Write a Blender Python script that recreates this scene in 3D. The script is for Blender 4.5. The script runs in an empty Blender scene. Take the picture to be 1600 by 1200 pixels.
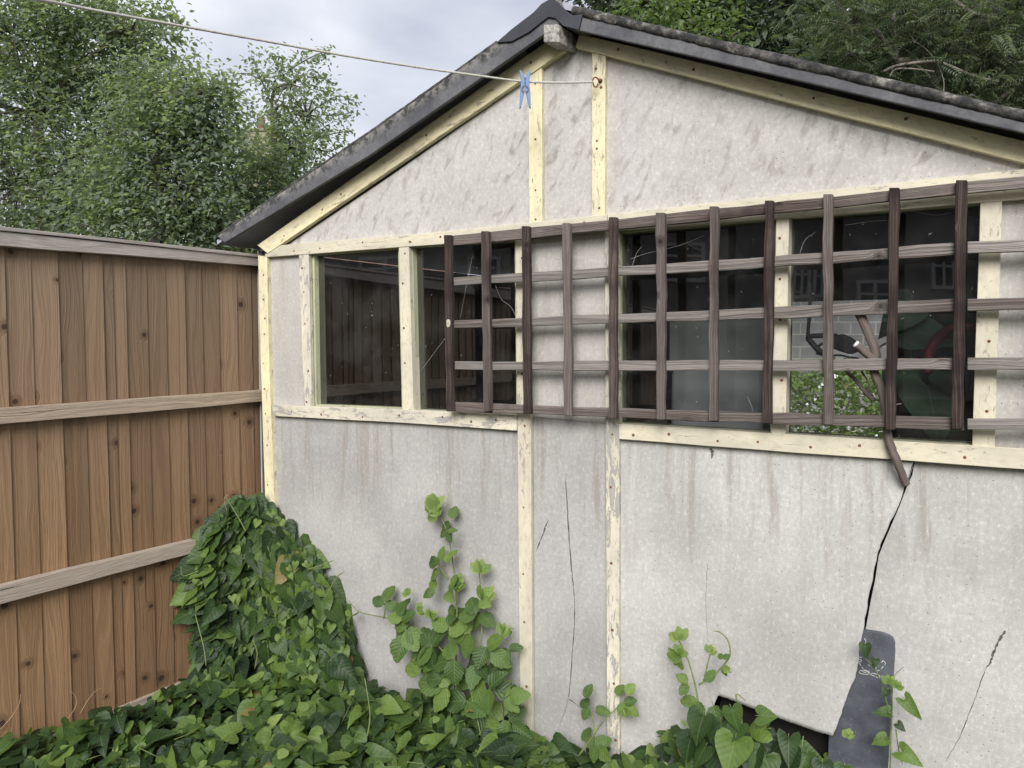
import bpy, bmesh, math, random
import numpy as np
from mathutils import Vector, Matrix, noise as mnoise
random.seed(7)
RNG = np.random.default_rng(11)
SC = bpy.context.scene
COL = SC.collection
# ------------------------------------------------------------------ camera
F = 1200.0                       # focal length in pixels of the 1600 px wide photograph
CAMZ = 1.58
PITCH = math.atan(65 / F)
cd = bpy.data.cameras.new('camera'); cam = bpy.data.objects.new('camera', cd); COL.objects.link(cam)
cd.sensor_width = 36; cd.lens = 36 * F / 1600; cd.clip_start = .05; cd.clip_end = 600
cam.location = (0, 0, CAMZ); cam.rotation_euler = (math.pi / 2 - PITCH, 0, 0)
SC.camera = cam
# ------------------------------------------------------------------ light
SUN_EL, SUN_AZ = math.radians(34), math.radians(190)
w = bpy.data.worlds.new('World'); SC.world = w; w.use_nodes = True
wt = w.node_tree; bg = wt.nodes['Background']; bg.inputs[1].default_value = 0.1
sky = wt.nodes.new('ShaderNodeTexSky'); sky.sky_type = 'NISHITA'; sky.sun_disc = False
sky.sun_elevation = SUN_EL; sky.sun_rotation = SUN_AZ; sky.dust_density = 4
def wn(t, **k):
    n = wt.nodes.new(t)
    for a, b in k.items(): setattr(n, a, b)
    return n
tc = wn('ShaderNodeTexCoord'); mp = wn('ShaderNodeMapping'); mp.inputs['Scale'].default_value = (1.6, 1.6, 4.0)
wt.links.new(tc.outputs['Generated'], mp.inputs['Vector'])
cn = wn('ShaderNodeTexNoise'); cn.inputs['Scale'].default_value = 1.7; cn.inputs['Detail'].default_value = 5
cn.inputs['Roughness'].default_value = .5; cn.inputs['Distortion'].default_value = .3
wt.links.new(mp.outputs[0], cn.inputs['Vector'])
cr = wn('ShaderNodeValToRGB'); e = cr.color_ramp.elements
e[0].position = .36; e[0].color = (.50, .525, .61, 1); e[1].position = .68; e[1].color = (.86, .87, .92, 1)
wt.links.new(cn.outputs[0], cr.inputs[0])
sc_ = wn('ShaderNodeMixRGB', blend_type='MULTIPLY'); sc_.inputs[0].default_value = 1; sc_.inputs[2].default_value = (8.9, 8.9, 8.9, 1)
wt.links.new(cr.outputs[0], sc_.inputs[1])
mx = wn('ShaderNodeMixRGB'); mx.inputs[0].default_value = .86
wt.links.new(sky.outputs[0], mx.inputs[1]); wt.links.new(sc_.outputs[0], mx.inputs[2])
wt.links.new(mx.outputs[0], bg.inputs[0])
sd = bpy.data.lights.new('sun', 'SUN'); sd.energy = 3.1; sd.angle = math.radians(32); sd.color = (1, .98, .955)
so = bpy.data.objects.new('sun', sd); COL.objects.link(so)
sv = Vector((math.sin(SUN_AZ) * math.cos(SUN_EL), math.cos(SUN_AZ) * math.cos(SUN_EL), math.sin(SUN_EL)))
so.rotation_euler = sv.to_track_quat('Z', 'Y').to_euler()
SC.view_settings.view_transform = 'Standard'; SC.view_settings.look = 'None'
SC.view_settings.exposure = 0.53; SC.view_settings.gamma = 1
SC.cycles.max_bounces = 8; SC.cycles.transparent_max_bounces = 12
SC.cycles.use_denoising = True
# ------------------------------------------------------------------ frames of the place
A = Vector((-1.18, 3.53, 0)); TB = Vector((1.33, 2.0, 0))
T = (TB - A).normalized()                 # along the shed front, left to right
NO = Vector((T.y, -T.x, 0)) * 1.0         # outward normal of the front
if NO.y > 0: NO = -NO
D = Vector((.578, .816, 0)).normalized()  # depth of the shed, along the fence
AF = Vector((-1.215, 3.53, 0))            # fence starts here, runs back towards the viewer along -D
NF = Vector((D.y, -D.x, 0))               # fence normal towards the garden
CAMP = Vector((0, 0, CAMZ))
def ray(px, py):
    x = (px - 800) / F; y = -(py - 600) / F
    return Vector((x, 0, 0)) + Vector((0, math.sin(PITCH), math.cos(PITCH))) * y + Vector((0, math.cos(PITCH), -math.sin(PITCH)))
def onplane(px, py, p0, n):
    d = ray(px, py); t = (p0 - CAMP).dot(n) / d.dot(n)
    return CAMP + d * t
def WP(px, py, off=0.0): return onplane(px, py, A + NO * off, NO)      # point on the shed front, off metres proud
def FP(px, py, off=0.0): return onplane(px, py, AF + NF * off, NF)     # point on the fence
def DP(px, py, depth):                                                # point at a distance in front of the viewer
    d = ray(px, py); return CAMP + d * (depth / d.y)
def pxof(p):
    q = p - CAMP
    fw = q.dot(Vector((0, math.cos(PITCH), -math.sin(PITCH)))); up = q.dot(Vector((0, math.sin(PITCH), math.cos(PITCH))))
    return (800 + F * q.x / fw, 600 - F * up / fw)
# ------------------------------------------------------------------ node helper
class NT:
    def __init__(s, name):
        s.m = bpy.data.materials.new(name); s.m.use_nodes = True; s.t = s.m.node_tree
        s.b = s.t.nodes['Principled BSDF']; s.out = s.t.nodes['Material Output']
    def n(s, t, **k):
        x = s.t.nodes.new(t)
        for a, b in k.items(): setattr(x, a, b)
        return x
    def l(s, a, b): s.t.links.new(a, b)
    def put(s, v, sock):
        if isinstance(v, bpy.types.NodeSocket): s.l(v, sock)
        elif v is not None:
            if isinstance(v, (tuple, list)) and len(v) == 3 and sock.type == 'RGBA': v = (*v, 1)
            sock.default_value = v
    def math(s, op, a, b=None, c=None, clamp=False):
        x = s.n('ShaderNodeMath', operation=op, use_clamp=clamp); s.put(a, x.inputs[0]); s.put(b, x.inputs[1])
        if c is not None: s.put(c, x.inputs[2])
        return x.outputs[0]
    def mix(s, f, a, b, mode='MIX'):
        x = s.n('ShaderNodeMixRGB', blend_type=mode); s.put(f, x.inputs[0]); s.put(a, x.inputs[1]); s.put(b, x.inputs[2]); return x.outputs[0]
    def mapr(s, v, a, b, c=0., d=1., smooth=False):
        x = s.n('ShaderNodeMapRange'); x.clamp = True
        if smooth: x.interpolation_type = 'SMOOTHSTEP'
        s.put(v, x.inputs[0])
        for i, q in enumerate((a, b, c, d)): s.put(q, x.inputs[i + 1])
        return x.outputs[0]
    def scale(s, v, sx, sy, sz=1.):
        x = s.n('ShaderNodeVectorMath', operation='MULTIPLY'); s.l(v, x.inputs[0]); x.inputs[1].default_value = (sx, sy, sz); return x.outputs[0]
    def add(s, v, u):
        x = s.n('ShaderNodeVectorMath', operation='ADD'); s.put(v, x.inputs[0]); s.put(u, x.inputs[1]); return x.outputs[0]
    def noise(s, v, sc, det=3, rough=.55, dist=0., col=False):
        x = s.n('ShaderNodeTexNoise'); s.l(v, x.inputs['Vector']); x.inputs['Scale'].default_value = sc
        x.inputs['Detail'].default_value = det; x.inputs['Roughness'].default_value = rough; x.inputs['Distortion'].default_value = dist
        return x.outputs[1 if col else 0]
    def vor(s, v, sc, feature='F1', rnd=1., dim='2D'):
        x = s.n('ShaderNodeTexVoronoi', voronoi_dimensions=dim, feature=feature); s.l(v, x.inputs['Vector']); x.inputs['Scale'].default_value = sc
        x.inputs['Randomness'].default_value = rnd; return x
    def ramp(s, v, stops):
        x = s.n('ShaderNodeValToRGB'); els = x.color_ramp.elements
        while len(els) > 1: els.remove(els[0])
        els[0].position = stops[0][0]; els[0].color = (*stops[0][1], 1)
        for p, c in stops[1:]:
            q = els.new(p); q.color = (*c, 1)
        s.l(v, x.inputs[0]); return x.outputs[0]
    def uv(s): return s.n('ShaderNodeTexCoord').outputs['UV']
    def obj(s): return s.n('ShaderNodeTexCoord').outputs['Object']
    def pos(s): return s.n('ShaderNodeNewGeometry').outputs['Position']
    def rnd(s): return s.n('ShaderNodeObjectInfo').outputs['Random']
    def isl(s): return s.n('ShaderNodeNewGeometry').outputs['Random Per Island']
    def bump(s, h, strength, dist=.002, prev=None):
        x = s.n('ShaderNodeBump'); x.inputs['Strength'].default_value = strength; x.inputs['Distance'].default_value = dist
        s.l(h, x.inputs['Height'])
        if prev is not None: s.l(prev, x.inputs['Normal'])
        return x.outputs[0]
    def sep(s, v): x = s.n('ShaderNodeSeparateXYZ'); s.l(v, x.inputs[0]); return x.outputs
    def comb(s, x_, y_, z_=0.):
        x = s.n('ShaderNodeCombineXYZ'); s.put(x_, x.inputs[0]); s.put(y_, x.inputs[1]); s.put(z_, x.inputs[2]); return x.outputs[0]
    def done(s, color=None, rough=None, bump=None, spec=None, metal=None):
        s.put(color, s.b.inputs['Base Color']); s.put(rough, s.b.inputs['Roughness']); s.put(spec, s.b.inputs['Specular IOR Level'])
        s.put(metal, s.b.inputs['Metallic'])
        if bump is not None: s.l(bump, s.b.inputs['Normal'])
        return s.m
def plain(name, col, rough=.7, var=.25, sc=20, bump=.2, metal=0., spec=.3):
    t = NT(name); p = t.obj(); n = t.noise(p, sc, 4)
    c = t.mix(t.mapr(n, .3, .7), tuple(v * (1 - var) for v in col), tuple(min(1, v * (1 + var)) for v in col))
    return t.done(c, rough, t.bump(t.noise(p, sc * 6, 3), bump, .002), spec, metal)
# wood: UV x runs along the grain, in metres
def wood(name, light, dark, knotc, freq=55, knot_sc=4.5, knot_p=.55, bumps=.5, blotch=None, blotch_amt=.5, objvar=.3, grey=None, grey_amt=0., fib=.5, rough=.8, warp=.8, rise=None, kamp=2.4, rc=.36, kz=1., bx=1.6):
    t = NT(name); r = t.rnd()
    p = t.add(t.uv(), t.comb(t.math('MULTIPLY', r, 37.), t.math('MULTIPLY', r, 11.3)))
    vo = t.vor(p, knot_sc); d = t.math('DIVIDE', vo.outputs['Distance'], knot_sc)   # metres
    sel = t.math('GREATER_THAN', t.sep(vo.outputs['Color'])[0], 1 - knot_p)
    size = t.mapr(t.sep(vo.outputs['Color'])[1], 0, 1, .5, 1.15)
    dd = t.math('DIVIDE', d, size)
    k = t.math('MULTIPLY', t.mapr(dd, 0, .045, 1, 0, True), sel)
    v = t.sep(p)[1]
    n1 = t.noise(t.scale(p, 1.3, 9), 1., 2, .5)
    n2 = t.noise(t.scale(p, 5, 60), 1., 3, .6)
    fld = t.math('ADD', t.math('MULTIPLY', v, freq), t.math('MULTIPLY', n1, warp * 9))
    fld = t.math('ADD', fld, t.math('MULTIPLY', k, kamp))
    fld = t.math('ADD', fld, t.math('MULTIPLY', n2, .5))
    ring = t.mapr(t.noise(t.comb(t.math('MULTIPLY', fld, 1.9), t.math('MULTIPLY', t.sep(p)[0], .8), r), 1., 2, .6), rc, 1.02 - rc, 0, 1)
    fibre = t.noise(t.scale(p, 14, 420), 1., 3, .65)
    g = t.math('ADD', t.math('MULTIPLY', ring, 1 - fib), t.math('MULTIPLY', t.mapr(fibre, .3, .7), fib))
    c = t.mix(g, light, dark)
    big = t.noise(t.scale(p, bx, 5), 1., 3, .6)
    c = t.mix(t.math('MULTIPLY', t.mapr(big, .4, .66, 0, 1, True), blotch_amt), c, blotch or dark)
    if grey is not None:
        gm = t.mapr(t.math('ADD', t.noise(t.scale(p, .8, 7), 1., 4, .6), t.math('MULTIPLY', t.math('SUBTRACT', r, .5), .35)), .42, .6, 0, 1, True)
        c = t.mix(t.math('MULTIPLY', gm, grey_amt), c, t.mix(g, grey, tuple(q * .62 for q in grey)))
    if rise is not None:      # weathering by height: bleached above, browner below the rails
        z = t.sep(t.pos())[2]
        c = t.mix(t.mapr(z, rise[0], rise[1], 0, rise[3]), c, t.mix(g, rise[2], tuple(q * .66 for q in rise[2])))
    c = t.mix(t.math('MULTIPLY', t.mapr(dd, .012 * kz, .026 * kz, 1, 0, True), t.math('MULTIPLY', sel, .5)), c, tuple(q * .7 for q in dark))
    kr = t.mapr(t.math('ADD', dd, t.math('MULTIPLY', n2, .006)), .007 * kz, .0125 * kz, 1, 0, True)
    c = t.mix(t.math('MULTIPLY', t.math('MULTIPLY', kr, sel), .85), c, knotc)
    c = t.mix(1., c, t.mapr(r, 0, 1, 1 - objvar, 1 + objvar * .6), 'MULTIPLY')
    # thin drying checks
    chk = t.mapr(t.noise(t.scale(p, 2.2, 160), 1., 2, .5), .70, .74)
    c = t.mix(t.math('MULTIPLY', chk, .6), c, tuple(q * .25 for q in dark))
    h = t.math('SUBTRACT', t.math('ADD', t.math('MULTIPLY', ring, -.6), t.math('MULTIPLY', fibre, .9)), t.math('MULTIPLY', chk, 1.2))
    return t.done(c, rough, t.bump(h, bumps, .0025), .2)
def paint(name, col, col2, peel=.35, wood_c=(.2, .18, .16), grime=(.36, .33, .26), crack=.28):
    t = NT(name); r = t.rnd()
    p = t.add(t.uv(), t.comb(t.math('MULTIPLY', r, 23.), t.math('MULTIPLY', r, 7.3)))
    a = t.noise(t.scale(p, 12, 45), 1., 6, .72, .7)
    b = t.noise(t.scale(p, 1.6, 3), 1., 3)
    lim = t.mapr(b, .3, .72, .78 - peel * .34, .62 - peel * .34)
    m = t.mapr(t.math('SUBTRACT', a, lim), 0, .012)
    rim = t.mapr(t.math('ABSOLUTE', t.math('SUBTRACT', a, lim)), 0, .012, 1, 0)
    c = t.mix(t.mapr(t.noise(t.scale(p, 2.5, 9), 1., 4), .35, .65), col, col2)
    c = t.mix(t.mapr(t.noise(t.scale(p, 26, 50), 1., 5, .65), .48, .72, 0, .5), c, grime)
    fib = t.noise(t.scale(p, 16, 380), 1., 3, .6)
    ck = t.mapr(t.noise(t.scale(p, 14, 190), 1., 2, .5, .4), .66, .70)
    c = t.mix(t.math('MULTIPLY', ck, crack), c, (.16, .14, .1))
    sp = t.vor(t.add(p, t.scale(t.noise(p, 60., 2, col=True), .02, .02)), 75.); spm = t.math('MULTIPLY', t.mapr(sp.outputs['Distance'], .12, .2, 1, 0), t.math('GREATER_THAN', t.sep(sp.outputs['Color'])[0], .93))
    c = t.mix(t.math('MULTIPLY', spm, .45), c, (.2, .17, .13))
    wc = t.mix(t.mapr(fib, .3, .7), wood_c, tuple(q * 1.7 for q in wood_c))
    c = t.mix(m, c, wc); c = t.mix(t.math('MULTIPLY', rim, .35), c, (.12, .1, .08))
    h = t.math('SUBTRACT', t.math('ADD', t.math('MULTIPLY', fib, .25), t.math('MULTIPLY', a, .3)), t.math('ADD', t.math('MULTIPLY', m, .7), t.math('MULTIPLY', ck, .4)))
    return t.done(c, .62, t.bump(h, .6, .002), .3)
def cement(name, base, dark, sty='low', zt=1.2):
    t = NT(name); p = t.pos(); r = t.rnd(); s = t.sep(p)
    # coordinates on the sheet: along the wall, and up
    u = t.n('ShaderNodeVectorMath', operation='DOT_PRODUCT'); t.l(p, u.inputs[0]); u.inputs[1].default_value = T
    q = t.comb(u.outputs['Value'], s[2]); 
    n = t.noise(q, 2.2, 5, .6)
    c = t.mix(t.mapr(n, .32, .68, 0, 1, True), dark, base)
    if sty == 'gable':        # smeared dimples, leaning like brush marks
        v = t.n('ShaderNodeVectorRotate', rotation_type='Z_AXIS'); t.l(q, v.inputs['Vector']); v.inputs['Angle'].default_value = .45
        dm = t.noise(t.scale(v.outputs[0], 34, 13), 1., 3, .5, .5)
        dk = t.mapr(dm, .50, .70, 0, 1, True)
        patch = t.mapr(t.noise(q, 4.3, 3), .36, .58, 0.35, 1)
        c = t.mix(t.math('MULTIPLY', t.math('MULTIPLY', dk, patch), .8), c, (.265, .235, .205))
        c = t.mix(t.mapr(t.noise(q, 26, 5, .65), .45, .8, 0, .4), c, tuple(x * 1.18 for x in base))
        hb = t.math('MULTIPLY', dm, 1.1)
    else:
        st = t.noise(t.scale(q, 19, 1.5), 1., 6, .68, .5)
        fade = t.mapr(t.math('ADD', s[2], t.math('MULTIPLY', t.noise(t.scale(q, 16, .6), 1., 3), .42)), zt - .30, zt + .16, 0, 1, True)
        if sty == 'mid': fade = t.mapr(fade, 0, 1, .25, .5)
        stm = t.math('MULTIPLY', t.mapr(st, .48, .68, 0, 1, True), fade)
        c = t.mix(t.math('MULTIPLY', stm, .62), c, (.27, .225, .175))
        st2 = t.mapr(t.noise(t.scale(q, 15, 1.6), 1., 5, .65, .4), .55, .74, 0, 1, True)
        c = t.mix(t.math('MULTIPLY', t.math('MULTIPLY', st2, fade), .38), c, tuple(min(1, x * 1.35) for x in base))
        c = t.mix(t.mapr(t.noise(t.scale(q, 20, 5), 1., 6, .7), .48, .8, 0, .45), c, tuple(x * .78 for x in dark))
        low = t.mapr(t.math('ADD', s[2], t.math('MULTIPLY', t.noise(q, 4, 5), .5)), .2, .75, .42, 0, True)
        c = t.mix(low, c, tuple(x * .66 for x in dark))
        hb = t.math('MULTIPLY', st, .25)
    f1 = t.noise(q, 240, 4, .75); f3 = t.noise(t.scale(q, 85, 60), 1., 4, .7)
    c = t.mix(t.mapr(f3, .35, .65, .34, 0), c, tuple(x * .62 for x in dark)); c = t.mix(t.mapr(f3, .55, .72, 0, .3), c, tuple(min(1, x * 1.3) for x in base))
    c = t.mix(t.mapr(f1, .36, .68, .24, 0), c, tuple(x * .45 for x in dark))
    vz = t.vor(q, 62); pit = t.math('MULTIPLY', t.mapr(vz.outputs['Distance'], .05, .13, 1, 0), t.math('GREATER_THAN', t.sep(vz.outputs['Color'])[1], .93))
    c = t.mix(t.math('MULTIPLY', pit, .6), c, (.10, .09, .08))
    v2 = t.noise(t.scale(q, 120, 60), 1., 2); c = t.mix(t.mapr(v2, .64, .78, 0, .35), c, tuple(min(1, x * 1.4) for x in base))
    h = t.math('SUBTRACT', t.math('ADD', t.math('MULTIPLY', f1, .5), hb), t.math('MULTIPLY', pit, .9))
    return t.done(c, .88, t.bump(h, .55, .003), .15)
def leafmat(name, stops, veins=True, trans=.3, rough=.5, spec=.35, gap=.15, vb=.25, va=.42):
    t = NT(name); r = t.isl(); uv = t.uv(); s = t.sep(uv)
    p = t.pos()
    rr = t.math('ADD', t.math('MULTIPLY', r, .8 if veins else .5), t.math('MULTIPLY', t.noise(p, 3.5 if veins else 1.7, 2), .5 if veins else .95))
    c = t.ramp(t.math('SUBTRACT', rr, .15), stops)
    bmp = None
    if veins: c = t.mix(t.math('MULTIPLY', t.math('GREATER_THAN', r, .9955), .8), c, (.24, .15, .06))
    if veins:
        sv = t.vor(t.pos(), 95, dim='3D'); c = t.mix(t.math('MULTIPLY', t.mapr(sv.outputs['Distance'], .12, .2, .8, 0), t.math('GREATER_THAN', t.sep(sv.outputs['Color'])[0], .9)), c, (.012, .018, .008))
    c = t.mix(t.mapr(t.noise(p, 60, 3), .35, .75, 0, .3), c, tuple(q * .55 for q in stops[0][1]))
    if veins:
        ax = t.math('ABSOLUTE', s[0]); mid = t.mapr(ax, .006, .022, 1, 0)
        lt = t.math('PINGPONG', t.math('ADD', t.math('SUBTRACT', s[1], t.math('MULTIPLY', ax, .9)), 3.), gap / 2)
        lat = t.mapr(lt, .002, .010, 1, 0)
        vv = t.math('MAXIMUM', mid, t.math('MULTIPLY', lat, .55))
        c = t.mix(t.math('MULTIPLY', vv, va), c, (.20, .27, .11))
        bmp = t.bump(t.math('ADD', t.math('MULTIPLY', vv, -1.), t.math('MULTIPLY', t.mapr(lt, 0, gap / 2), 1.)), vb, .004)
    m = t.done(c, rough, bmp, spec)
    tr = t.n('ShaderNodeBsdfTranslucent'); t.l(t.mix(1., c, (1.5, 1.6, .7), 'MULTIPLY'), tr.inputs[0])
    ms = t.n('ShaderNodeMixShader'); ms.inputs[0].default_value = trans
    t.l(t.b.outputs[0], ms.inputs[1]); t.l(tr.outputs[0], ms.inputs[2]); t.l(ms.outputs[0], t.out.inputs[0])
    return m
M = {}
M['cement_gable'] = cement('cement_gable', (.60, .58, .56), (.47, .45, .43), 'gable')
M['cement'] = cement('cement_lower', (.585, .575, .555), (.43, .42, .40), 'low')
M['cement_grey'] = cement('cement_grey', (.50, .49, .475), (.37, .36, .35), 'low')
M['cement_mid'] = cement('cement_mid', (.56, .54, .51), (.45, .43, .40), 'mid', 1.75)
M['paint'] = paint('cream_paint', (.64, .59, .45), (.50, .465, .375), .22, (.26, .24, .21))
M['paint_yellow'] = paint('yellow_paint', (.78, .71, .44), (.62, .57, .40), .30, (.27, .25, .20))
M['paint_worn'] = paint('worn_cream_paint', (.67, .625, .50), (.52, .49, .41), .47, (.26, .25, .235))
M['trellis_v'] = wood('trellis_brown', (.15, .112, .096), (.014, .009, .009), (.02, .014, .012), 150, 5, .5, .9, (.034, .022, .022), .8, .35, (.25, .215, .195), .5, .5, .75, 1.3, None, 2.4, .44, 1., 8.)
M['trellis_h'] = wood('trellis_grey', (.25, .215, .19), (.050, .038, .034), (.04, .03, .027), 140, 4.5, .5, .9, (.13, .095, .085), .6, .3, (.36, .335, .315), .55, .4, .8, 1.0, None, 2.4, .42, 1., 5.)
M['board'] = wood('fence_board_wood', (.325, .205, .112), (.165, .096, .050), (.036, .022, .016), 62, 5.0, .72, .55, (.25, .148, .082), .6, .3, None, 0, .55, .75, .75, (.75, 1.75, (.275, .205, .148), .7), 2.2, .40, 1.45)
M['rail'] = wood('fence_rail_wood', (.50, .405, .315), (.30, .23, .17), (.10, .07, .05), 50, 4, .35, 1., (.30, .22, .16), .4, .1, (.40, .36, .32), .5, .6)
M['cap'] = wood('fence_cap_wood', (.48, .44, .41), (.28, .245, .225), (.10, .08, .07), 45, 3.5, .5, 1., (.27, .22, .19), .4, .1, (.44, .41, .40), .6, .6)
M['rust'] = plain('rusty_metal', (.17, .07, .035), .8, .5, 150)
M['roof'] = plain('grey_roof_sheet', (.050, .052, .062), .85, .3, 5, .4)
M['verge'] = None
t = NT('verge_fibre_cement'); p = t.obj(); n = t.noise(p, 7, 5, .65)
c = t.mix(t.mapr(n, .35, .68), (.085, .087, .098), (.165, .165, .17)); lv = t.noise(p, 30, 6, .7); lm = t.mapr(t.math('ADD', t.sep(t.uv())[1], t.math('MULTIPLY', lv, .05)), .035, .058, 1, 0); c = t.mix(lm, c, t.mix(t.mapr(lv, .42, .62), (.05, .05, .05), (.30, .29, .265))); c = t.mix(t.mapr(t.noise(p, 90, 4), .4, .7, 0, .3), c, (.04, .04, .045))
M['verge'] = t.done(c, .85, t.bump(t.noise(p, 60, 4), .3, .003), .2)
t = NT('lichen_edge'); p = t.obj(); n = t.noise(p, 26, 6, .7); n2 = t.noise(p, 8, 4, .6)
c = t.mix(t.mapr(n, .42, .6), (.035, .035, .036), (.11, .105, .095)); c = t.mix(t.math('MULTIPLY', t.mapr(n, .56, .68), t.mapr(n2, .42, .6)), c, (.33, .32, .29))
M['lichen'] = t.done(c, .95, t.bump(n, .9, .012), .1)
t = NT('lichened_beam_end'); p = t.obj(); n = t.noise(p, 45, 5, .7)
M['beam'] = t.done(t.mix(t.mapr(n, .35, .6), (.13, .125, .12), (.46, .44, .40)), .95, t.bump(n, .9, .008), .1)
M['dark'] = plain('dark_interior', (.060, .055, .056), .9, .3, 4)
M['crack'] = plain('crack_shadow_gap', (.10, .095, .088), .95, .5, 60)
M['void'] = plain('painted_void_dark', (.016, .015, .015), .95, .4, 8)
M['rope0'] = plain('old_ivory_plastic', (.42, .39, .31), .5, .3, 90)
M['white'] = plain('white_paint', (.7, .7, .7), .6, .1)
M['slate'] = None
t = NT('slate_board'); p = t.obj(); n = t.noise(p, 9, 5, .6, .4)
c = t.mix(t.mapr(n, .35, .65), (.050, .054, .068), (.10, .108, .128)); sp = t.noise(p, 120, 4, .7)
c = t.mix(t.mapr(sp, .58, .75, 0, .5), c, (.24, .25, .28)); c = t.mix(t.mapr(t.sep(t.pos())[2], .08, .32, .5, 0), c, (.26, .27, .29))
c = t.mix(t.mapr(t.noise(t.scale(p, 14, 14, 16), 1., 5, .7, 1.), .56, .7, 0, .25), c, (.22, .23, .25))
M['slate'] = t.done(c, .62, t.bump(n, .3, .004), .35)
M['stem_green'] = plain('green_stem', (.14, .18, .06), .6, .3, 40)
M['stem_brown'] = plain('brown_bark', (.16, .125, .10), .85, .4, 60, .8)
M['bark'] = plain('tree_bark', (.13, .115, .10), .9, .45, 9, .8)
M['deadwood'] = wood('dead_stem_bark', (.20, .165, .145), (.10, .08, .07), (.05, .04, .035), 90, 7, .3, 1., (.07, .055, .05), .6)
M['leaf'] = leafmat('bindweed_leaf', [(0, (.011, .026, .011)), (.32, (.032, .066, .019)), (.64, (.068, .122, .027)), (.88, (.135, .210, .042)), (1, (.26, .34, .10))], gap=.19, vb=.16, va=.3)
M['leaf_b'] = leafmat('bramble_leaf', [(0, (.028, .060, .018)), (.4, (.072, .130, .032)), (.8, (.14, .215, .048)), (1, (.20, .28, .075))], trans=.25, gap=.15, vb=.3, va=.35)
M['leaf_y'] = leafmat('young_leaf', [(0, (.12, .19, .05)), (.6, (.20, .29, .075)), (1, (.30, .36, .13))], trans=.35)
M['tleaf1'] = leafmat('tree_leaf_glare_pale', [(0, (.105, .135, .118)), (.45, (.195, .245, .200)), (.85, (.31, .37, .28)), (1, (.40, .46, .30))], False, .55, .6)  # leaf colours paled and greyed to paint in veiling glare
M['tleaf2'] = leafmat('tree_leaf_dark', [(0, (.050, .068, .058)), (.5, (.085, .115, .088)), (1, (.16, .205, .135))], False, .42, .6)
M['tleaf3'] = leafmat('tree_leaf_feathery', [(0, (.078, .105, .078)), (.5, (.13, .165, .115)), (1, (.21, .25, .165))], False, .4, .6)
M['tleaf4'] = leafmat('tree_leaf_fresh', [(0, (.09, .14, .06)), (.5, (.14, .205, .085)), (1, (.21, .28, .12))], False, .4, .6)
t = NT('soil'); p = t.pos(); n = t.noise(p, 14, 6, .7)
M['soil'] = t.done(t.mix(t.mapr(t.noise(p, 1.3, 5, .7), .45, .6), t.mix(n, (.022, .018, .013), (.075, .06, .045)), t.mix(n, (.02, .035, .012), (.06, .09, .03))), .95, t.bump(n, .9, .03), .1)
t = NT('window_glass')
fr = t.n('ShaderNodeFresnel'); fr.inputs[0].default_value = 1.52
f2 = t.math('MULTIPLY', fr.outputs[0], 1.85, clamp=True)
gl = t.n('ShaderNodeBsdfGlossy'); gl.inputs['Roughness'].default_value = .012; gl.inputs[0].default_value = (1, 1, 1, 1)
tr = t.n('ShaderNodeBsdfTransparent'); tr.inputs[0].default_value = (.80, .83, .85, 1)
ms = t.n('ShaderNodeMixShader'); t.l(f2, ms.inputs[0]); t.l(tr.outputs[0], ms.inputs[1]); t.l(gl.outputs[0], ms.inputs[2])
p = t.obj(); df = t.n('ShaderNodeBsdfDiffuse'); df.inputs[0].default_value = (.55, .55, .53, 1)
q2 = t.comb(t.sep(p)[0], t.sep(p)[2]); q2 = t.add(q2, t.scale(t.noise(p, 30., 2, col=True), .03, .03)); vz = t.vor(q2, 34); dot = t.math('MULTIPLY', t.mapr(vz.outputs['Distance'], .03, .09, 1, 0), t.math('GREATER_THAN', t.sep(vz.outputs['Color'])[0], .86))
film = t.mapr(t.noise(p, 5, 5, .65), .44, .75, .006, .05)
dm = t.math('ADD', t.math('MULTIPLY', dot, .28), film, clamp=True)
m2 = t.n('ShaderNodeMixShader'); t.l(dm, m2.inputs[0]); t.l(ms.outputs[0], m2.inputs[1]); t.l(df.outputs[0], m2.inputs[2])
nb = t.bump(t.noise(p, 2.2, 1), .06, .02); t.l(nb, gl.inputs['Normal'])
t.l(m2.outputs[0], t.out.inputs[0]); M['glass'] = t.m
# ------------------------------------------------------------------ object helpers
def tag(o, label=None, cat=None, group=None, kind=None):
    if label: o['label'] = label
    if cat: o['category'] = cat
    if group: o['group'] = group
    if kind: o['kind'] = kind
    return o
def empty(name, loc, label=None, cat=None, group=None):
    o = bpy.data.objects.new(name, None); COL.objects.link(o); o.location = loc; o.empty_display_size = .1
    return tag(o, label, cat, group)
def link(name, me, mat, parent=None, smooth=False):
    o = bpy.data.objects.new(name, me); COL.objects.link(o)
    for m in (mat if isinstance(mat, (list, tuple)) else [mat]): me.materials.append(m)
    if smooth:
        me.polygons.foreach_set('use_smooth', [True] * len(me.polygons))
    if parent is not None:
        wl = parent.location.copy()
        if parent.parent is not None: wl = wl + parent.parent.location
        me.transform(Matrix.Translation(-wl)); o.parent = parent
    return o
def mesh(name, vs, fs, uvs=None, mi=None):
    me = bpy.data.meshes.new(name); me.from_pydata([tuple(v) for v in vs], [], fs)
    if uvs is not None:
        l = me.uv_layers.new(name='UVMap'); flat = [c for f in uvs for u in f for c in u]; l.data.foreach_set('uv', flat)
    if mi is not None: me.polygons.foreach_set('material_index', mi)
    me.update(); return me
def bevel(o, wd=.0015, seg=2):
    m = o.modifiers.new('bevel', 'BEVEL'); m.width = wd; m.segments = seg; m.limit_method = 'ANGLE'; m.angle_limit = math.radians(40)
def fixn(me):
    bm = bmesh.new(); bm.from_mesh(me); bmesh.ops.recalc_face_normals(bm, faces=bm.faces); bm.to_mesh(me); bm.free()
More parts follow.
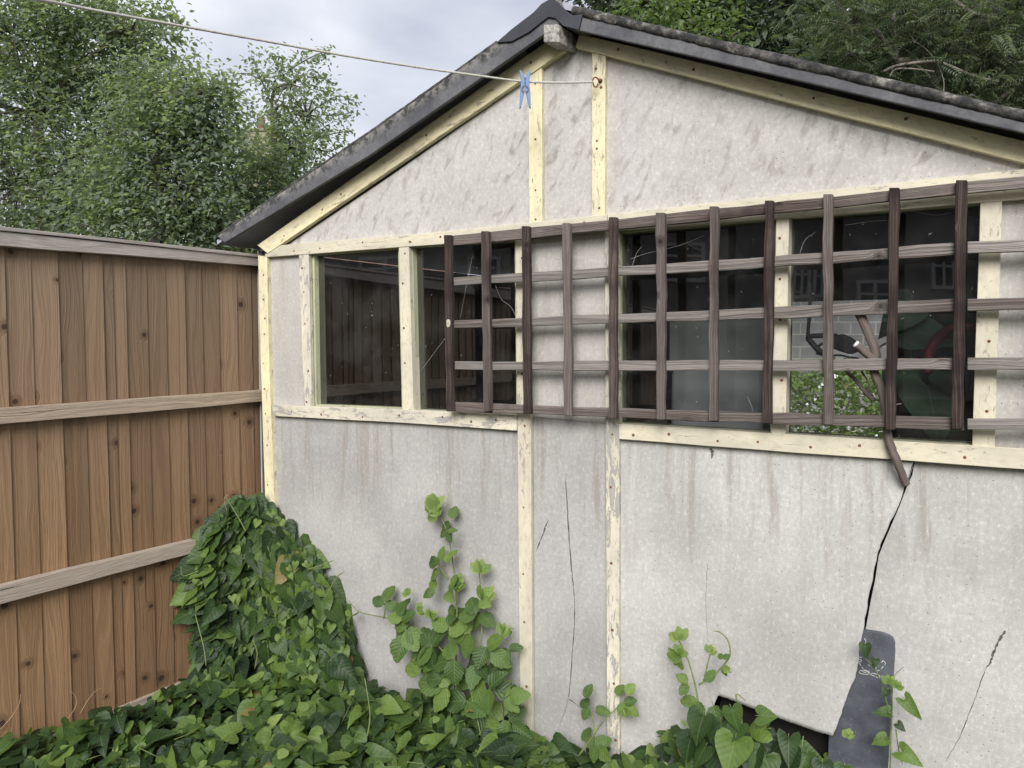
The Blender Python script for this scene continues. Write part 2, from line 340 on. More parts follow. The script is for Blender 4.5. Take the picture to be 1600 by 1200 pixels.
def prism_sections(sections, vlen=None):
    """sections: list of 4-point rings (front a, front b, back b, back a) swept along; UV x along the sweep in metres."""
    vs = []; fs = []; uv = []
    for s in sections: vs += list(s)
    L = [0.]
    for i in range(1, len(sections)): L.append(L[-1] + (sections[i][0] - sections[i - 1][0]).length)
    per = [0.]; s0 = sections[0]
    for j in range(4): per.append(per[-1] + (s0[(j + 1) % 4] - s0[j]).length)
    for i in range(len(sections) - 1):
        for j in range(4):
            a = i * 4 + j; b = i * 4 + (j + 1) % 4
            fs.append((a, b, b + 4, a + 4)); uv.append(((L[i], per[j]), (L[i], per[j + 1]), (L[i + 1], per[j + 1]), (L[i + 1], per[j])))
    n = (len(sections) - 1) * 4
    for base, l in ((0, 0), (n, L[-1])):
        fs.append(tuple(base + k for k in range(4)))
        uv.append(((l, per[0]), (l, per[1]), (l + .03, per[1]), (l + .03, per[0])))
    return vs, fs, uv
def nails_into(vs, fs, uv, mi, pts, n, r=.0045, h=.0015):
    for p in pts:
        b = len(vs); k = 8; a = n.cross(Vector((0, 0, 1))).normalized(); c = n.cross(a)
        rr = r * random.uniform(.8, 1.25)
        for i in range(k): vs.append(p + (a * math.cos(i * 2 * math.pi / k) + c * math.sin(i * 2 * math.pi / k)) * rr)
        vs.append(p + n * h)
        for i in range(k): fs.append((b + i, b + (i + 1) % k, b + k)); uv.append(((0, 0), (0, .01), (.01, .01))); mi.append(1)
def strip(name, top, bot, off, th, mat, parent, normal=NO, PF=None, nails=(), seg=4, bev=.0015, jit=.0008):
    """a timber whose two long edges are pixel lines (lists of points) on a plane off metres proud; th thick"""
    PF = PF or WP
    n = max(len(top), 2)
    def samp(pl, s):
        k = s * (len(pl) - 1); i = min(int(k), len(pl) - 2); f = k - i
        return (pl[i][0] * (1 - f) + pl[i + 1][0] * f, pl[i][1] * (1 - f) + pl[i + 1][1] * f)
    m = (n - 1) * seg; secs = []
    for i in range(m + 1):
        s = i / m; a = PF(*samp(top, s), off); b = PF(*samp(bot, s), off)
        if 0 < i < m:
            a = a + (a - b).normalized() * random.uniform(-jit, jit); b = b + (b - a).normalized() * random.uniform(-jit, jit)
        secs.append((a, b, b - normal * th, a - normal * th))
    vs, fs, uv = prism_sections(secs); mi = [0] * len(fs)
    if nails:
        pts = []
        for s in nails:
            t_, q = s if isinstance(s, tuple) else (s, random.uniform(.3, .7))
            x0 = samp(top, t_); x1 = samp(bot, t_)
            pts.append(PF(x0[0] * (1 - q) + x1[0] * q, x0[1] * (1 - q) + x1[1] * q, off) + normal * .0006)
        nv = len(fs); nails_into(vs, fs, uv, mi, pts, normal)
    me = mesh(name, vs, fs, uv, mi); fixn(me)
    o = link(name, me, [mat, M['rust']] if nails else mat, parent)
    if bev: bevel(o, bev)
    return o
def box(name, c0, ax, ay, az, mat, parent=None, bev=0.):
    """box from corner c0 with three edge vectors; UV x along ax"""
    s = [(c0, c0 + ay, c0 + ay + az, c0 + az)]; s.append(tuple(p + ax for p in s[0]))
    vs, fs, uv = prism_sections(s); me = mesh(name, vs, fs, uv); fixn(me); o = link(name, me, mat, parent)
    if bev: bevel(o, bev)
    return o
def sheet(name, pts, off, th, mat, parent, PF=None, normal=NO):
    PF = PF or WP
    f = [PF(x, y, off) for x, y in pts]; k = len(f); b = [p - normal * th for p in f]
    fs = [tuple(range(k)), tuple(range(2 * k - 1, k - 1, -1))] + [(i, (i + 1) % k, (i + 1) % k + k, i + k) for i in range(k)]
    me = mesh(name, f + b, fs); fixn(me); return link(name, me, mat, parent)
def tube(pts, rad, k=8, wob=0.):
    """tube mesh data along points with a radius each; returns vs, fs, uv"""
    vs = []; fs = []; uv = []; L = 0.; n = len(pts); up = Vector((0.13, .21, 1)).normalized(); prev = None
    for i, p in enumerate(pts):
        d = (pts[min(i + 1, n - 1)] - pts[max(i - 1, 0)]).normalized()
        a = d.cross(up) if prev is None else prev - d * prev.dot(d)
        if a.length < 1e-5: a = d.orthogonal()
        a.normalize(); prev = a; b = d.cross(a); r = rad[i] if isinstance(rad, (list, tuple)) else rad
        for j in range(k):
            th = 2 * math.pi * j / k; rr = r * (1 + wob * random.uniform(-1, 1)); vs.append(p + (a * math.cos(th) + b * math.sin(th)) * rr)
    for i in range(n - 1):
        l2 = L + (pts[i + 1] - pts[i]).length
        for j in range(k):
            r = .01; j2 = (j + 1) % k
            fs.append((i * k + j, i * k + j2, (i + 1) * k + j2, (i + 1) * k + j)); uv.append(((L, j * r), (L, (j + 1) * r), (l2, (j + 1) * r), (l2, j * r)))
        L = l2
    fs.append(tuple(range(k))); uv.append(tuple((0, 0) for _ in range(k))); fs.append(tuple((n - 1) * k + j for j in range(k))); uv.append(tuple((0, 0) for _ in range(k)))
    return vs, fs, uv
def merge(parts):
    vs = []; fs = []; uv = []
    for v, f, u in parts:
        b = len(vs); vs += v; fs += [tuple(i + b for i in q) for q in f]; uv += u
    return vs, fs, uv
def tubeobj(name, tubes, mat, parent=None):
    vs, fs, uv = merge(tubes); me = mesh(name, vs, fs, uv); fixn(me); return link(name, me, mat, parent, True)
def smoothpath(pts, n=6):
    out = []
    for i in range(len(pts) - 1):
        p0 = pts[max(i - 1, 0)]; p1 = pts[i]; p2 = pts[i + 1]; p3 = pts[min(i + 2, len(pts) - 1)]
        for j in range(n):
            s = j / n; out.append(.5 * ((2 * p1) + (p2 - p0) * s + (2 * p0 - 5 * p1 + 4 * p2 - p3) * s * s + (3 * p1 - p0 - 3 * p2 + p3) * s ** 3))
    out.append(pts[-1]); return out
# ------------------------------------------------------------------ leaves
def leaf_template(kind, fold=.25, curl=.25, twist=0.):
    half = {
        'heart': [(.17, -.19), (.36, -.22), (.49, -.06), (.50, .14), (.41, .38), (.25, .64), (.10, .86)],
        'arrow': [(.14, -.24), (.34, -.32), (.42, -.12), (.37, .12), (.30, .38), (.19, .64), (.07, .88)],
        'bramble': [(.16, .03), (.27, .10), (.30, .20), (.37, .27), (.37, .40), (.39, .50), (.33, .60), (.31, .72), (.20, .80), (.14, .92)],
        'dia': [(.20, .22), (.26, .48), (.13, .78)],
    }[kind]
    k = len(half); mid = [(0, 0)] + [(0, (i + 1) / (k + .0)) for i in range(k)]
    mid = [(0, 0.)] + [(0, max(.04, half[i][1] * .92 + .06)) for i in range(k)] + [(0, 1.)]
    vs = []; uv = []
    def z(x, y): return abs(x) * fold - curl * y * y + .05 * math.sin(9 * y + (4 if x > 0 else 1)) * abs(x) * 2 + twist * x * y
    for x, y in mid: vs.append((x, y, z(x, y)))
    R0 = len(vs)
    for x, y in half: vs.append((x, y, z(x, y)))
    L0 = len(vs)
    for x, y in half: vs.append((-x, y, z(-x, y)))
    tris = []; nm = len(mid)
    for i in range(k - 1):
        tris += [(i + 1, R0 + i, R0 + i + 1), (i + 1, R0 + i + 1, i + 2)]
        tris += [(i + 1, L0 + i + 1, L0 + i), (i + 1, i + 2, L0 + i + 1)]
    tris += [(0, R0, 1), (0, 1, L0), (k, R0 + k - 1, nm - 1), (k, nm - 1, L0 + k - 1)]
    v = np.array(vs, float); return v, np.array(tris, int), v[:, :2].copy()
def frond_template(n=7, ll=.22, w=.055):
    vs = []; tr = []; uv = []
    for i in range(n):
        y = .12 + .8 * i / (n - 1)
        for s in (-1, 1):
            l = ll * (1 - .5 * abs(i / (n - 1) - .35)); b = len(vs); a = .45
            dx, dy = s * math.cos(a), math.sin(a)
            vs += [(0, y, 0), (dx * l * .5 - dy * w * s * .5, y + dy * l * .5 + abs(dx) * w * .5, .02), (dx * l, y + dy * l, -.04), (dx * l * .5 + dy * w * s * .5, y + dy * l * .5 - abs(dx) * w * .5, .02)]
            tr += [(b, b + 1, b + 2), (b, b + 2, b + 3)]
    v = np.array(vs, float); v[:, 2] -= .18 * v[:, 1] ** 2
    return v, np.array(tr, int), v[:, :2].copy()
HEARTS = [leaf_template('heart', .30, .22, .0), leaf_template('heart', .12, .35, .2), leaf_template('arrow', .35, .25, -.15), leaf_template('heart', .45, .1, .1), leaf_template('heart', -.1, .3, -.2)]
BRAM = [leaf_template('bramble', .25, .25), leaf_template('bramble', .4, .15, .2), leaf_template('bramble', .1, .4, -.2)]
DIA = [leaf_template('dia', .3, .3), leaf_template('dia', .1, .5, .3)]
FROND = [frond_template(), frond_template(8, .2, .045)]
def leaves(name, templates, pos, nrm, tip, size, mat, parent=None, rng=RNG):
    """one mesh of many leaves: pos, nrm (upper face), tip (direction of the leaf's tip), size: arrays"""
    pos = np.asarray(pos, float); nrm = np.asarray(nrm, float); tip = np.asarray(tip, float); size = np.asarray(size, float)
    nrm = nrm / (np.linalg.norm(nrm, axis=1, keepdims=True) + 1e-9)
    tip = tip - nrm * (tip * nrm).sum(1, keepdims=True); tip = tip / (np.linalg.norm(tip, axis=1, keepdims=True) + 1e-9)
    sx = np.cross(tip, nrm)
    which = rng.integers(0, len(templates), len(pos)); V = []; Fc = []; U = []; base = 0
    for k, (tv, tt, tu) in enumerate(templates):
        idx = np.where(which == k)[0]
        if not len(idx): continue
        wv = rng.uniform(.85, 1.15, (len(idx), 1, 1))
        loc = tv[None, :, 0:1] * wv * sx[idx][:, None, :] + tv[None, :, 1:2] * tip[idx][:, None, :] + tv[None, :, 2:3] * nrm[idx][:, None, :] * rng.uniform(.3, 1.5, (len(idx), 1, 1))
        v = pos[idx][:, None, :] + loc * size[idx][:, None, None]
        V.append(v.reshape(-1, 3)); f = tt[None] + (np.arange(len(idx)) * len(tv))[:, None, None] + base
        Fc.append(f.reshape(-1, 3)); U.append(np.tile(tu[tt.reshape(-1)], (len(idx), 1))); base += len(idx) * len(tv)
    V = np.concatenate(V); Fc = np.concatenate(Fc); U = np.concatenate(U)
    me = bpy.data.meshes.new(name); me.vertices.add(len(V)); me.vertices.foreach_set('co', V.astype(np.float32).ravel())
    me.loops.add(len(Fc) * 3); me.loops.foreach_set('vertex_index', Fc.astype(np.int32).ravel())
    me.polygons.add(len(Fc)); me.polygons.foreach_set('loop_start', np.arange(0, len(Fc) * 3, 3, dtype=np.int32))
    me.update(calc_edges=True)
    l = me.uv_layers.new(name='UVMap'); l.data.foreach_set('uv', U.astype(np.float32).ravel())
    return link(name, me, mat, parent, True)
def rnd_dirs(n, rng=RNG):
    v = rng.normal(size=(n, 3)); return v / np.linalg.norm(v, axis=1, keepdims=True)
# ================================================================== the setting
me = mesh('ground', [(-250, -250, 0), (250, -250, 0), (250, 250, 0), (-250, 250, 0)], [(0, 1, 2, 3)])
tag(link('ground', me, M['soil']), kind='structure')
def WG(px, off=0., z=-.02):
    p = WP(px, 700, off); return Vector((p.x, p.y, z))
def sheet3(name, pts, th, mat, parent, normal=NO):
    k = len(pts); b = [p - normal * th for p in pts]
    fs = [tuple(range(k)), tuple(range(2 * k - 1, k - 1, -1))] + [(i, (i + 1) % k, (i + 1) % k + k, i + k) for i in range(k)]
    me = mesh(name, list(pts) + b, fs); fixn(me); return link(name, me, mat, parent)
# ================================================================== the shed
shed = empty('garden_shed', A.copy(), 'old pale panelled garden shed with peeling cream battens and a low pitched roof', 'shed')
lampR = 1800
# gable sheets
sheet('gable_panel', [(436, 392), (600, 282), (700, 212), (835, 118), (838, 352), (640, 374), (436, 392)][:6], 0, .006, M['cement_gable'], shed)
sheet('gable_panel', [(836, 116), (872, 84), (893, 62), (935, 72), (936, 345), (838, 352)], -.001, .006, M['cement_gable'], shed)
sheet('gable_panel', [(934, 72), (1300, 158), (1600, 235), (1830, 292), (1600, 300), (936, 345)], 0, .006, M['cement_gable'], shed)
# narrow strips beside the windows
sheet('wall_panel', [(414, 396), (474, 393), (480, 638), (422, 638)], -.002, .006, M['cement_mid'], shed)
sheet('wall_panel', [(820, 360), (952, 350), (955, 662), (824, 650)], -.002, .006, M['cement_mid'], shed)
sheet('wall_panel', [(1550, 300), (1830, 285), (1830, 722), (1545, 705)], -.002, .006, M['cement_mid'], shed)
# lower sheets
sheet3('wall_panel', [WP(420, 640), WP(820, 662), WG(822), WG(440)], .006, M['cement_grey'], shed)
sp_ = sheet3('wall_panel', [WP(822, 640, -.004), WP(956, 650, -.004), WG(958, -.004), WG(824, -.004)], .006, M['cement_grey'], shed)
tag(sp_, 'narrow cracked sheet between two battens')
def crackline(name, pts, wd, parent, off, mat=None):
    p = [WP(x, y, off) for x, y in pts]; p = smoothpath(p, 9); p = [q + T * .0018 * mnoise.noise(q * 40) + T * .001 * random.uniform(-1, 1) for q in p]; n = len(p); L = []; R = []
    for i, q in enumerate(p):
        d = (p[min(i + 1, n - 1)] - p[max(i - 1, 0)]).normalized(); s = d.cross(NO).normalized()
        u = i / (n - 1); wv = wd * (math.sin(math.pi * min(1, max(0, u)) ** .6) ** .7 + .12) * random.uniform(.35, 1.25)
        L.append(q + s * wv * .5); R.append(q - s * wv * .5)
    fs = [(i, i + 1, n + i + 1, n + i) for i in range(n - 1)]
    return link(name, mesh(name, L + R, fs), mat or M['crack'], parent)
crackline('crack', [(884, 745), (887, 800), (892, 880), (898, 950), (893, 1040), (887, 1095), (875, 1130)], .0042, shed, -.0032)
crackline('crack', [(857, 812), (848, 835), (838, 862)], .006, shed, -.0032)
crackline('crack', [(888, 1092), (896, 1097), (905, 1105)], .004, shed, -.0032)
# the broken sheet whose torn edge stands proud of the next one
EDGE = [(1427, 722), (1422, 742), (1413, 762), (1404, 790), (1388, 822), (1378, 845), (1370, 868), (1363, 905), (1356, 940), (1350, 975), (1345, 1005), (1341, 1035), (1336, 1058), (1326, 1082), (1319, 1102), (1310, 1128), (1301, 1150)]
def edgex(t):
    k = t * (len(EDGE) - 1); i = min(int(k), len(EDGE) - 2); f = k - i
    return (EDGE[i][0] * (1 - f) + EDGE[i + 1][0] * f, EDGE[i][1] * (1 - f) + EDGE[i + 1][1] * f)
def sst(x): x = min(1, max(0, x)); return x * x * (3 - 2 * x)
def flap_off(x, y): return .052 * sst((x - 1080) / 300) * sst((y - 715) / 300) + .0005
BOT = [(0, 962, 1245), (.30, 1104, 1240), (.305, 1112, 1110), (.33, 1121, 1086), (.6, 1200, 1116), (.85, 1265, 1139), (1, 1301, 1150)]
def bott(s):
    for a, b in zip(BOT, BOT[1:]):
        if s <= b[0]: f = (s - a[0]) / (b[0] - a[0]); return (a[1] * (1 - f) + b[1] * f, a[2] * (1 - f) + b[2] * f)
vs = []; fs = []; NS, NTT = 60, 64
for j in range(NTT + 1):
    for i in range(NS + 1):
        s = i / NS; t_ = j / NTT; tx, ty = 962 + s * 465, 680 + s * 41; bx, by = bott(s)
        x = tx * (1 - t_) + bx * t_; y = ty * (1 - t_) + by * t_
        ex, ey = edgex(t_); lx, ly = 1427 * (1 - t_) + 1301 * t_, 721 * (1 - t_) + 1150 * t_
        x += (ex - lx) * s ** 3; y += (ey - ly) * s ** 3
        if j not in (0,) and i == NS: x += random.uniform(-.9, .9)
        if j == NTT and s > .3: y += random.uniform(-.9, .9)
        vs.append(WP(x, y, flap_off(x, y)))
for j in range(NTT):
    for i in range(NS):
        a = j * (NS + 1) + i; fs.append((a, a + NS + 1, a + NS + 2, a + 1))
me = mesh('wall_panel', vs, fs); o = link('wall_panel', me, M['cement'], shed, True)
md = o.modifiers.new('solid', 'SOLIDIFY'); md.thickness = .007; md.offset = -1 if me.polygons[0].normal.dot(NO) > 0 else 1; me.materials.append(M['crack']); md.material_offset_rim = 1  # dark rim: dirty torn edge, with the shadow gap beside it painted in
tag(o, 'broken sheet with a torn right edge standing proud of the wall')
sheet3('dark_void_backing', [WP(1250, 690, -.07), WP(1500, 700, -.07), WG(1500, -.07), WG(1080, -.07)], .01, M['void'], shed)  # near-black sheet added behind the flap, painting in the unlit cavity
R2 = [(1412, 700), (1830, 735)]
sheet3('wall_panel', [WP(1434, 700, -.012), WP(1830, 735, -.012), WG(1830, -.012), WG(1330, -.012)] + [WP(x + (3.8 if 3 < i < 13 else 2.6) + random.uniform(-1, 1), y, -.012) for i, (x, y) in reversed(list(enumerate(EDGE[:15])))], .006, M['cement'], shed)
crackline('crack', [(1572, 985), (1560, 1002), (1549, 1030), (1541, 1045)], .006, shed, -.0112)
crackline('crack', [(1541, 1045), (1520, 1100), (1500, 1150), (1478, 1190)], .0022, shed, -.0112)
crackline('crack', [(1417, 760), (1422, 742), (1428, 722)], .004, shed, .0022)
crackline('crack', [(1105, 880), (1103, 940), (1106, 1010)], .0012, shed, .0022)
crackline('hole', [(1111, 700), (1113, 708), (1112, 716)], .010, shed, .0022)
# ---- battens
def nl(n, a=.06, b=.94): return [a + (b - a) * (i + random.uniform(-.25, .25) * (n > 2)) / max(1, n - 1) for i in range(n)]
BT = .018
strip('corner_post', [(417, 402), (420, 560), (429, 806), (437, 1075)], [(403, 399), (407, 560), (415, 806), (423, 1075)], .020, .05, M['paint_yellow'], shed, nails=nl(14))
strip('batten', [(826, 112), (826, 230), (827, 350)], [(846.5, 100), (847, 230), (847, 350)], BT, BT, M['paint_yellow'], shed, nails=[(.1, .5), (.45, .5), (.78, .5), (.97, .5)])
strip('batten', [(925, 78), (924.5, 220), (924, 342)], [(946, 82), (945, 220), (944.5, 342)], BT, BT, M['paint_yellow'], shed, nails=[(.1, .3), (.2, .7), (.5, .4), (.55, .4), (.93, .6)])
strip('batten', [(805, 374), (808, 640), (814, 1235)], [(826, 372), (829, 640), (832, 1235)], BT, BT, M['paint'], shed, nails=nl(12))
strip('batten', [(945, 362), (946, 640), (949, 1240)], [(966, 360), (967, 640), (968, 1240)], BT, BT, M['paint_worn'], shed, nails=nl(12))
strip('batten', [(466.5, 393), (475, 636)], [(482, 392), (487, 636)], BT, BT, M['paint_worn'], shed, nails=nl(5), )
strip('batten', [(623, 383), (629, 644)], [(638.5, 382), (646, 644)], BT, BT + .03, M['paint'], shed, nails=nl(5))
strip('batten', [(1213, 334), (1204, 684)], [(1233, 332), (1227, 684)], BT, BT + .03, M['paint'], shed, nails=nl(5))
strip('batten', [(1532, 312), (1519, 700)], [(1566, 309), (1554, 702)], BT, BT, M['paint'], shed, nails=[(.2, .4), (.57, .6), (.85, .6)])
# plates and sills (2-3 mm proud of the uprights)
strip('top_plate', [(428, 384), (700, 361), (948, 335)], [(412, 402), (690, 381.5), (948, 360)], BT + .003, BT + .003, M['paint'], shed, nails=nl(9))
strip('top_plate', [(949, 335), (1300, 296), (1830, 240)], [(949, 361), (1386, 329), (1830, 291)], BT + .003, BT + .003, M['paint'], shed, nails=nl(7))
strip('window_sill', [(424.5, 633), (633, 640), (807, 649)], [(426.5, 650), (633, 661), (807, 673)], BT + .004, BT + .004, M['paint_worn'], shed, nails=nl(7))
strip('window_sill', [(967, 662), (1240, 679), (1830, 716)], [(967, 686), (1240, 707), (1830, 750)], BT + .004, BT + .004, M['paint'], shed, nails=nl(9))
# sloping boards under the roof
strip('gable_board', [(402, 383), (620, 229.5), (858, 62)], [(418, 396), (636, 247), (884, 78)], BT + .006, BT + .006, M['paint_yellow'], shed, nails=nl(8))
strip('gable_board', [(905, 53), (1250, 136), (1600, 220), (1830, 275)], [(899, 74), (1250, 164), (1600, 254.5), (1830, 313)], BT + .006, BT + .006, M['paint_yellow'], shed, nails=nl(7))
# shaded void behind the gable top
# ---- windows: deep frames and panes
def window(tl, tr, br, bl, off=-.022, lab=None):
    w_ = empty('window', (0, 0, 0)); w_.parent = shed
    w_.location = Vector((0, 0, 0))
    e = 26
    # linings of the opening
    root = bpy.data.objects['garden_shed']
    def lin(a, b, c, d, nm='frame'):
        # a,b along the opening edge at the wall face, running inwards
        p = [WP(*a, .0), WP(*b, .0)]
        return p
    bpy.data.objects.remove(w_)
    pane = [WP(x, y, off) for x, y in (tl, tr, br, bl)]
    g = 14
    cx = (tl[0] + tr[0]) / 2; 
    pts = [(tl[0] - g, tl[1] - g), (tr[0] + g, tr[1] - g), (br[0] + g, br[1] + g), (bl[0] - g, bl[1] + g)]
    # frame: four timbers around the pane, set back from the battens
    fr_pts = []
    outer = [WP(*p, -.004) for p in pts]; inner = [WP(*p, -.004) for p in (tl, tr, br, bl)]
    parts = []
    for i in range(4):
        a, b = outer[i], outer[(i + 1) % 4]; c, d = inner[(i + 1) % 4], inner[i]
        secs = [(a, d, d - NO * .06, a - NO * .06), (b, c, c - NO * .06, b - NO * .06)]
        parts.append(prism_sections(secs))
    vs, fs, uv = merge(parts); me = mesh('window_frame', vs, fs, uv); fixn(me)
    f = link('window_frame', me, M['frame'], shed)
    ex = 3
    pg = [WP(x, y, off) for x, y in ((tl[0] - ex, tl[1] - ex), (tr[0] + ex, tr[1] - ex), (br[0] + ex, br[1] + ex), (bl[0] - ex, bl[1] + ex))]
    me = mesh('pane', pg, [(0, 1, 2, 3)])
    if me.polygons[0].normal.dot(NO) < 0: me.flip_normals()
    me.transform(Matrix.Translation(-shed.location)); me.materials.append(M['glass'])
    o = bpy.data.objects.new('pane', me); COL.objects.link(o); o.parent = f
    return f
M['frame'] = paint('shaded_cream_frame_paint', (.46, .46, .30), (.36, .37, .25), .3)  # cream frame coloured olive: shade of the recess put into the paint
window((491, 399), (622, 389), (628, 637), (495, 632), -.028)
window((645, 387), (804, 377), (807, 647), (651, 640), -.028)
window((968, 364), (1211, 343), (1203, 675), (968, 661), -.028)
window((1234, 341), (1531, 320), (1519, 694), (1229, 677), -.028)
# cobweb threads on the panes
M['web'] = plain('cobweb_thread', (.55, .55, .55), .8)
for l in ([(657, 580), (672, 560), (696, 528)], [(739, 397), (730, 440), (719, 498)], [(774, 446), (784, 468), (797, 478), (805, 492)], [(985, 405), (1010, 396), (1060, 384), (1100, 368)], [(988, 415), (995, 395), (1003, 385)], [(1168, 620), (1176, 640), (1176, 655)], [(1250, 395), (1258, 375), (1275, 362)], [(1320, 352), (1360, 346), (1385, 344)], [(1425, 330), (1460, 336), (1485, 333)]):
    tubeobj('cobweb_thread', [tube(smoothpath([WP(x, y, -.024) for x, y in l], 5), .00042, 4)], M['web'], shed)
# ---- roof
OV = .085
LT = [(352, 366), (566, 215), (880, -6)]; RT = [(885, 6), (1240, 87.5), (1830, 223)]
LE, LR = WP(339, 371, OV), WP(882, -4, OV); RR, RE = WP(882, -1, OV), WP(1835, 226, OV)
Lr = 3.4
def slab(name, a, b, th, d, mat, drop=.012):
    dz = Vector((0, 0, drop)); a = a - dz; b = b - dz; up = Vector((0, 0, th))
    # corrugated sheet: waves across the slope direction
    n = 90; vs = []; fs = []
    return box(name, a - up, b - a, d, up, mat, shed)
M['under'] = plain('roof_sheet_bounce_grey', (.36, .37, .42), .9, .2, 5, .3)  # lighter than the ridge cap: bounced light on the underside put into the colour
slab('roof_sheet', LE, LR, .02, D * Lr, M['under'])
slab('roof_sheet', RR + T * .0, RE, .02, D * Lr, M['under'])
strip('verge_trim', [(339, 369.5), (566, 215.5), (874, -3)], [(351, 379), (577, 243), (884, 30)], OV + .016, .016, M['verge'], shed, bev=.003)
strip('verge_trim', [(894, 10), (1240, 90), (1830, 225)], [(897, 46), (1240, 124), (1830, 261)], OV + .016, .016, M['verge'], shed, bev=.003)
def roll(pts, off, r, mat, name='verge_edge'):
    p = [WP(x, y, off) for x, y in pts]; q = []
    for a, b in zip(p, p[1:]):
        m = max(2, int((b - a).length / .012)); q += [a.lerp(b, i / m) for i in range(m)]
    q.append(p[-1]); rad = [r * (1 + .12 * mnoise.noise(x * 9) + .10 * mnoise.noise(x * 60)) for x in q]
    return tubeobj(name, [tube(q, rad, 10, .03)], mat, shed)
roll([(341, 370), (566, 218), (778, 69)], OV + .004, .012, M['lichen'])
roll([(896, 17), (1240, 99), (1830, 236)], OV + .010, .0155, M['lichen'])
# ridge cap: folded piece over the apex
def ridge():
    off = OV + .024; out = [(776, 66), (800, 45), (834, 19), (846, 6), (858, -1), (870, 2), (882, 16), (896, 24), (910, 22), (904, 46), (880, 40), (868, 28), (857, 26), (846, 34), (826, 50), (800, 64)]
    f = [WP(x, y, off) for x, y in out]; k = len(f); b = [p + D * 3.3 for p in f]
    fs = [tuple(range(k))] + [(i, (i + 1) % k, (i + 1) % k + k, i + k) for i in range(k)]
    me = mesh('ridge_cap', f + b, fs); fixn(me); o = link('ridge_cap', me, M['roof'], shed); return o
ridge()
# purlin end poking out at the apex
pa = WP(849, 66, OV + .03); pb = WP(873, 66, OV + .03); pu = Vector((0, 0, (WP(849, 38, OV + .03) - pa).length))
b_ = box('ridge_beam', pa, pb - pa, D * .5, pu, M['beam'], shed, .004)
# ---- body of the shed behind the front
uR = (WP(1830, 500) - A).dot(T)
HE = 2.0; DEP = 2.6
RW = A + D * DEP
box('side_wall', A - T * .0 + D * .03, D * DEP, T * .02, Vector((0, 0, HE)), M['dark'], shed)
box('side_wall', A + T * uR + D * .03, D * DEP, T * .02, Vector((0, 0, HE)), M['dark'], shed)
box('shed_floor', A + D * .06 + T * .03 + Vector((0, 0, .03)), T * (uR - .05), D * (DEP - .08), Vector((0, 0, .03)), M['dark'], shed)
Z0 = Vector((0, 0, 1))
def RP(px, py, off=0.): return onplane(px, py, RW + NO * off, NO)
def ru(p): return (p - RW).dot(T)
w0, w1 = ru(RP(1222, 500)), ru(RP(1402, 500)); z0, z1 = RP(1300, 700).z, RP(1300, 462).z
H2 = 2.0
ruL, ruR_, ruT = 0.0, uR, (LR - (A + NO * OV)).dot(T)
zl = LE.z + .05; zr = RE.z - .03; zt_ = LR.z - .05
pts_ = [RW + T * ruL + Z0 * 2.0, RW + T * uR + Z0 * 2.0, RW + T * uR + Z0 * max(zr, 2.01), RW + T * ruT + Z0 * zt_, RW + T * ruL + Z0 * max(zl, 2.01)]
sheet3('rear_gable', pts_, .02, M['dark'], shed)
M['side'] = plain('weathered_cement_side', (.36, .35, .335), .9, .2, 5, .3)
box('side_cladding', A + T * (uR + .022) + D * .004, D * (DEP + .02), T * .008, Vector((0, 0, min(HE, zr))), M['side'], shed)
box('side_cladding', A - T * .012 + D * .03, D * DEP, T * .008, Vector((0, 0, HE)), M['side'], shed)
for (a, b, c, d) in ((0.0, w0, 0, H2), (w1, uR, 0, H2), (w0, w1, 0, z0), (w0, w1, z1, max(H2, z1 + .01))):
    box('rear_wall', RW + T * a + Vector((0, 0, c)), T * (b - a), D * .02, Vector((0, 0, d - c)), M['dark'], shed)
fparts = []
for (a, b, c, d) in ((w0, w0 + .03, z0, z1), (w1 - .03, w1, z0, z1), (w0 + .03, w1 - .03, z0, z0 + .03), (w0 + .03, w1 - .03, z1 - .03, z1)):
    q = RW + T * a + Vector((0, 0, c)) + NO * .01; s = [(q, q + Vector((0, 0, d - c)), q + Vector((0, 0, d - c)) + D * .05, q + D * .05)]; s.append(tuple(p + T * (b - a) for p in s[0])); fparts.append(prism_sections(s))
vs, fs, uv = merge(fparts); me = mesh('rear_window_frame', vs, fs, uv); fixn(me); link('rear_window_frame', me, M['dark'], shed)
# ================================================================== trellis
tr1 = empty('trellis', WP(700, 643, .06), 'long weathered brown lattice trellis fixed across the shed windows', 'trellis')
HL = [[(696, 369, 385), (968, 341, 357), (1044, 335, 350), (1213, 315, 335), (1409, 295, 312.5), (1514, 283, 302)],
      [(696, 434, 447), (968, 418, 433), (1127, 405, 422), (1307, 393, 410), (1409, 385, 403), (1514, 378, 397)],
      [(697, 500, 513), (968, 492, 506.5), (1127, 484, 500), (1212, 480, 498), (1307, 472, 494), (1407, 469, 490), (1512, 467, 486)],
      [(697, 564, 577.5), (968, 565, 579), (1127, 563.5, 580), (1307, 561, 579), (1512, 559, 578)],
      [(698, 628, 643), (896, 634.5, 649), (1043, 641, 657), (1209, 646, 662.5), (1402, 650, 670), (1509, 653, 673)]]
for h in HL:
    ft = [np.polyfit([q[0] for q in h], [q[i] for q in h], 2) for i in (1, 2)]; h = [(x, float(np.polyval(ft[0], x)), float(np.polyval(ft[1], x))) for x in (699, 900, 1100, 1300, 1506)]
    strip('horizontal_slat', [(x, a) for x, a, b in h], [(x, b) for x, a, b in h], .062, .016, M['trellis_v' if h[0][1] < 380 else 'trellis_h'], tr1, seg=3, bev=.003, jit=.0024)
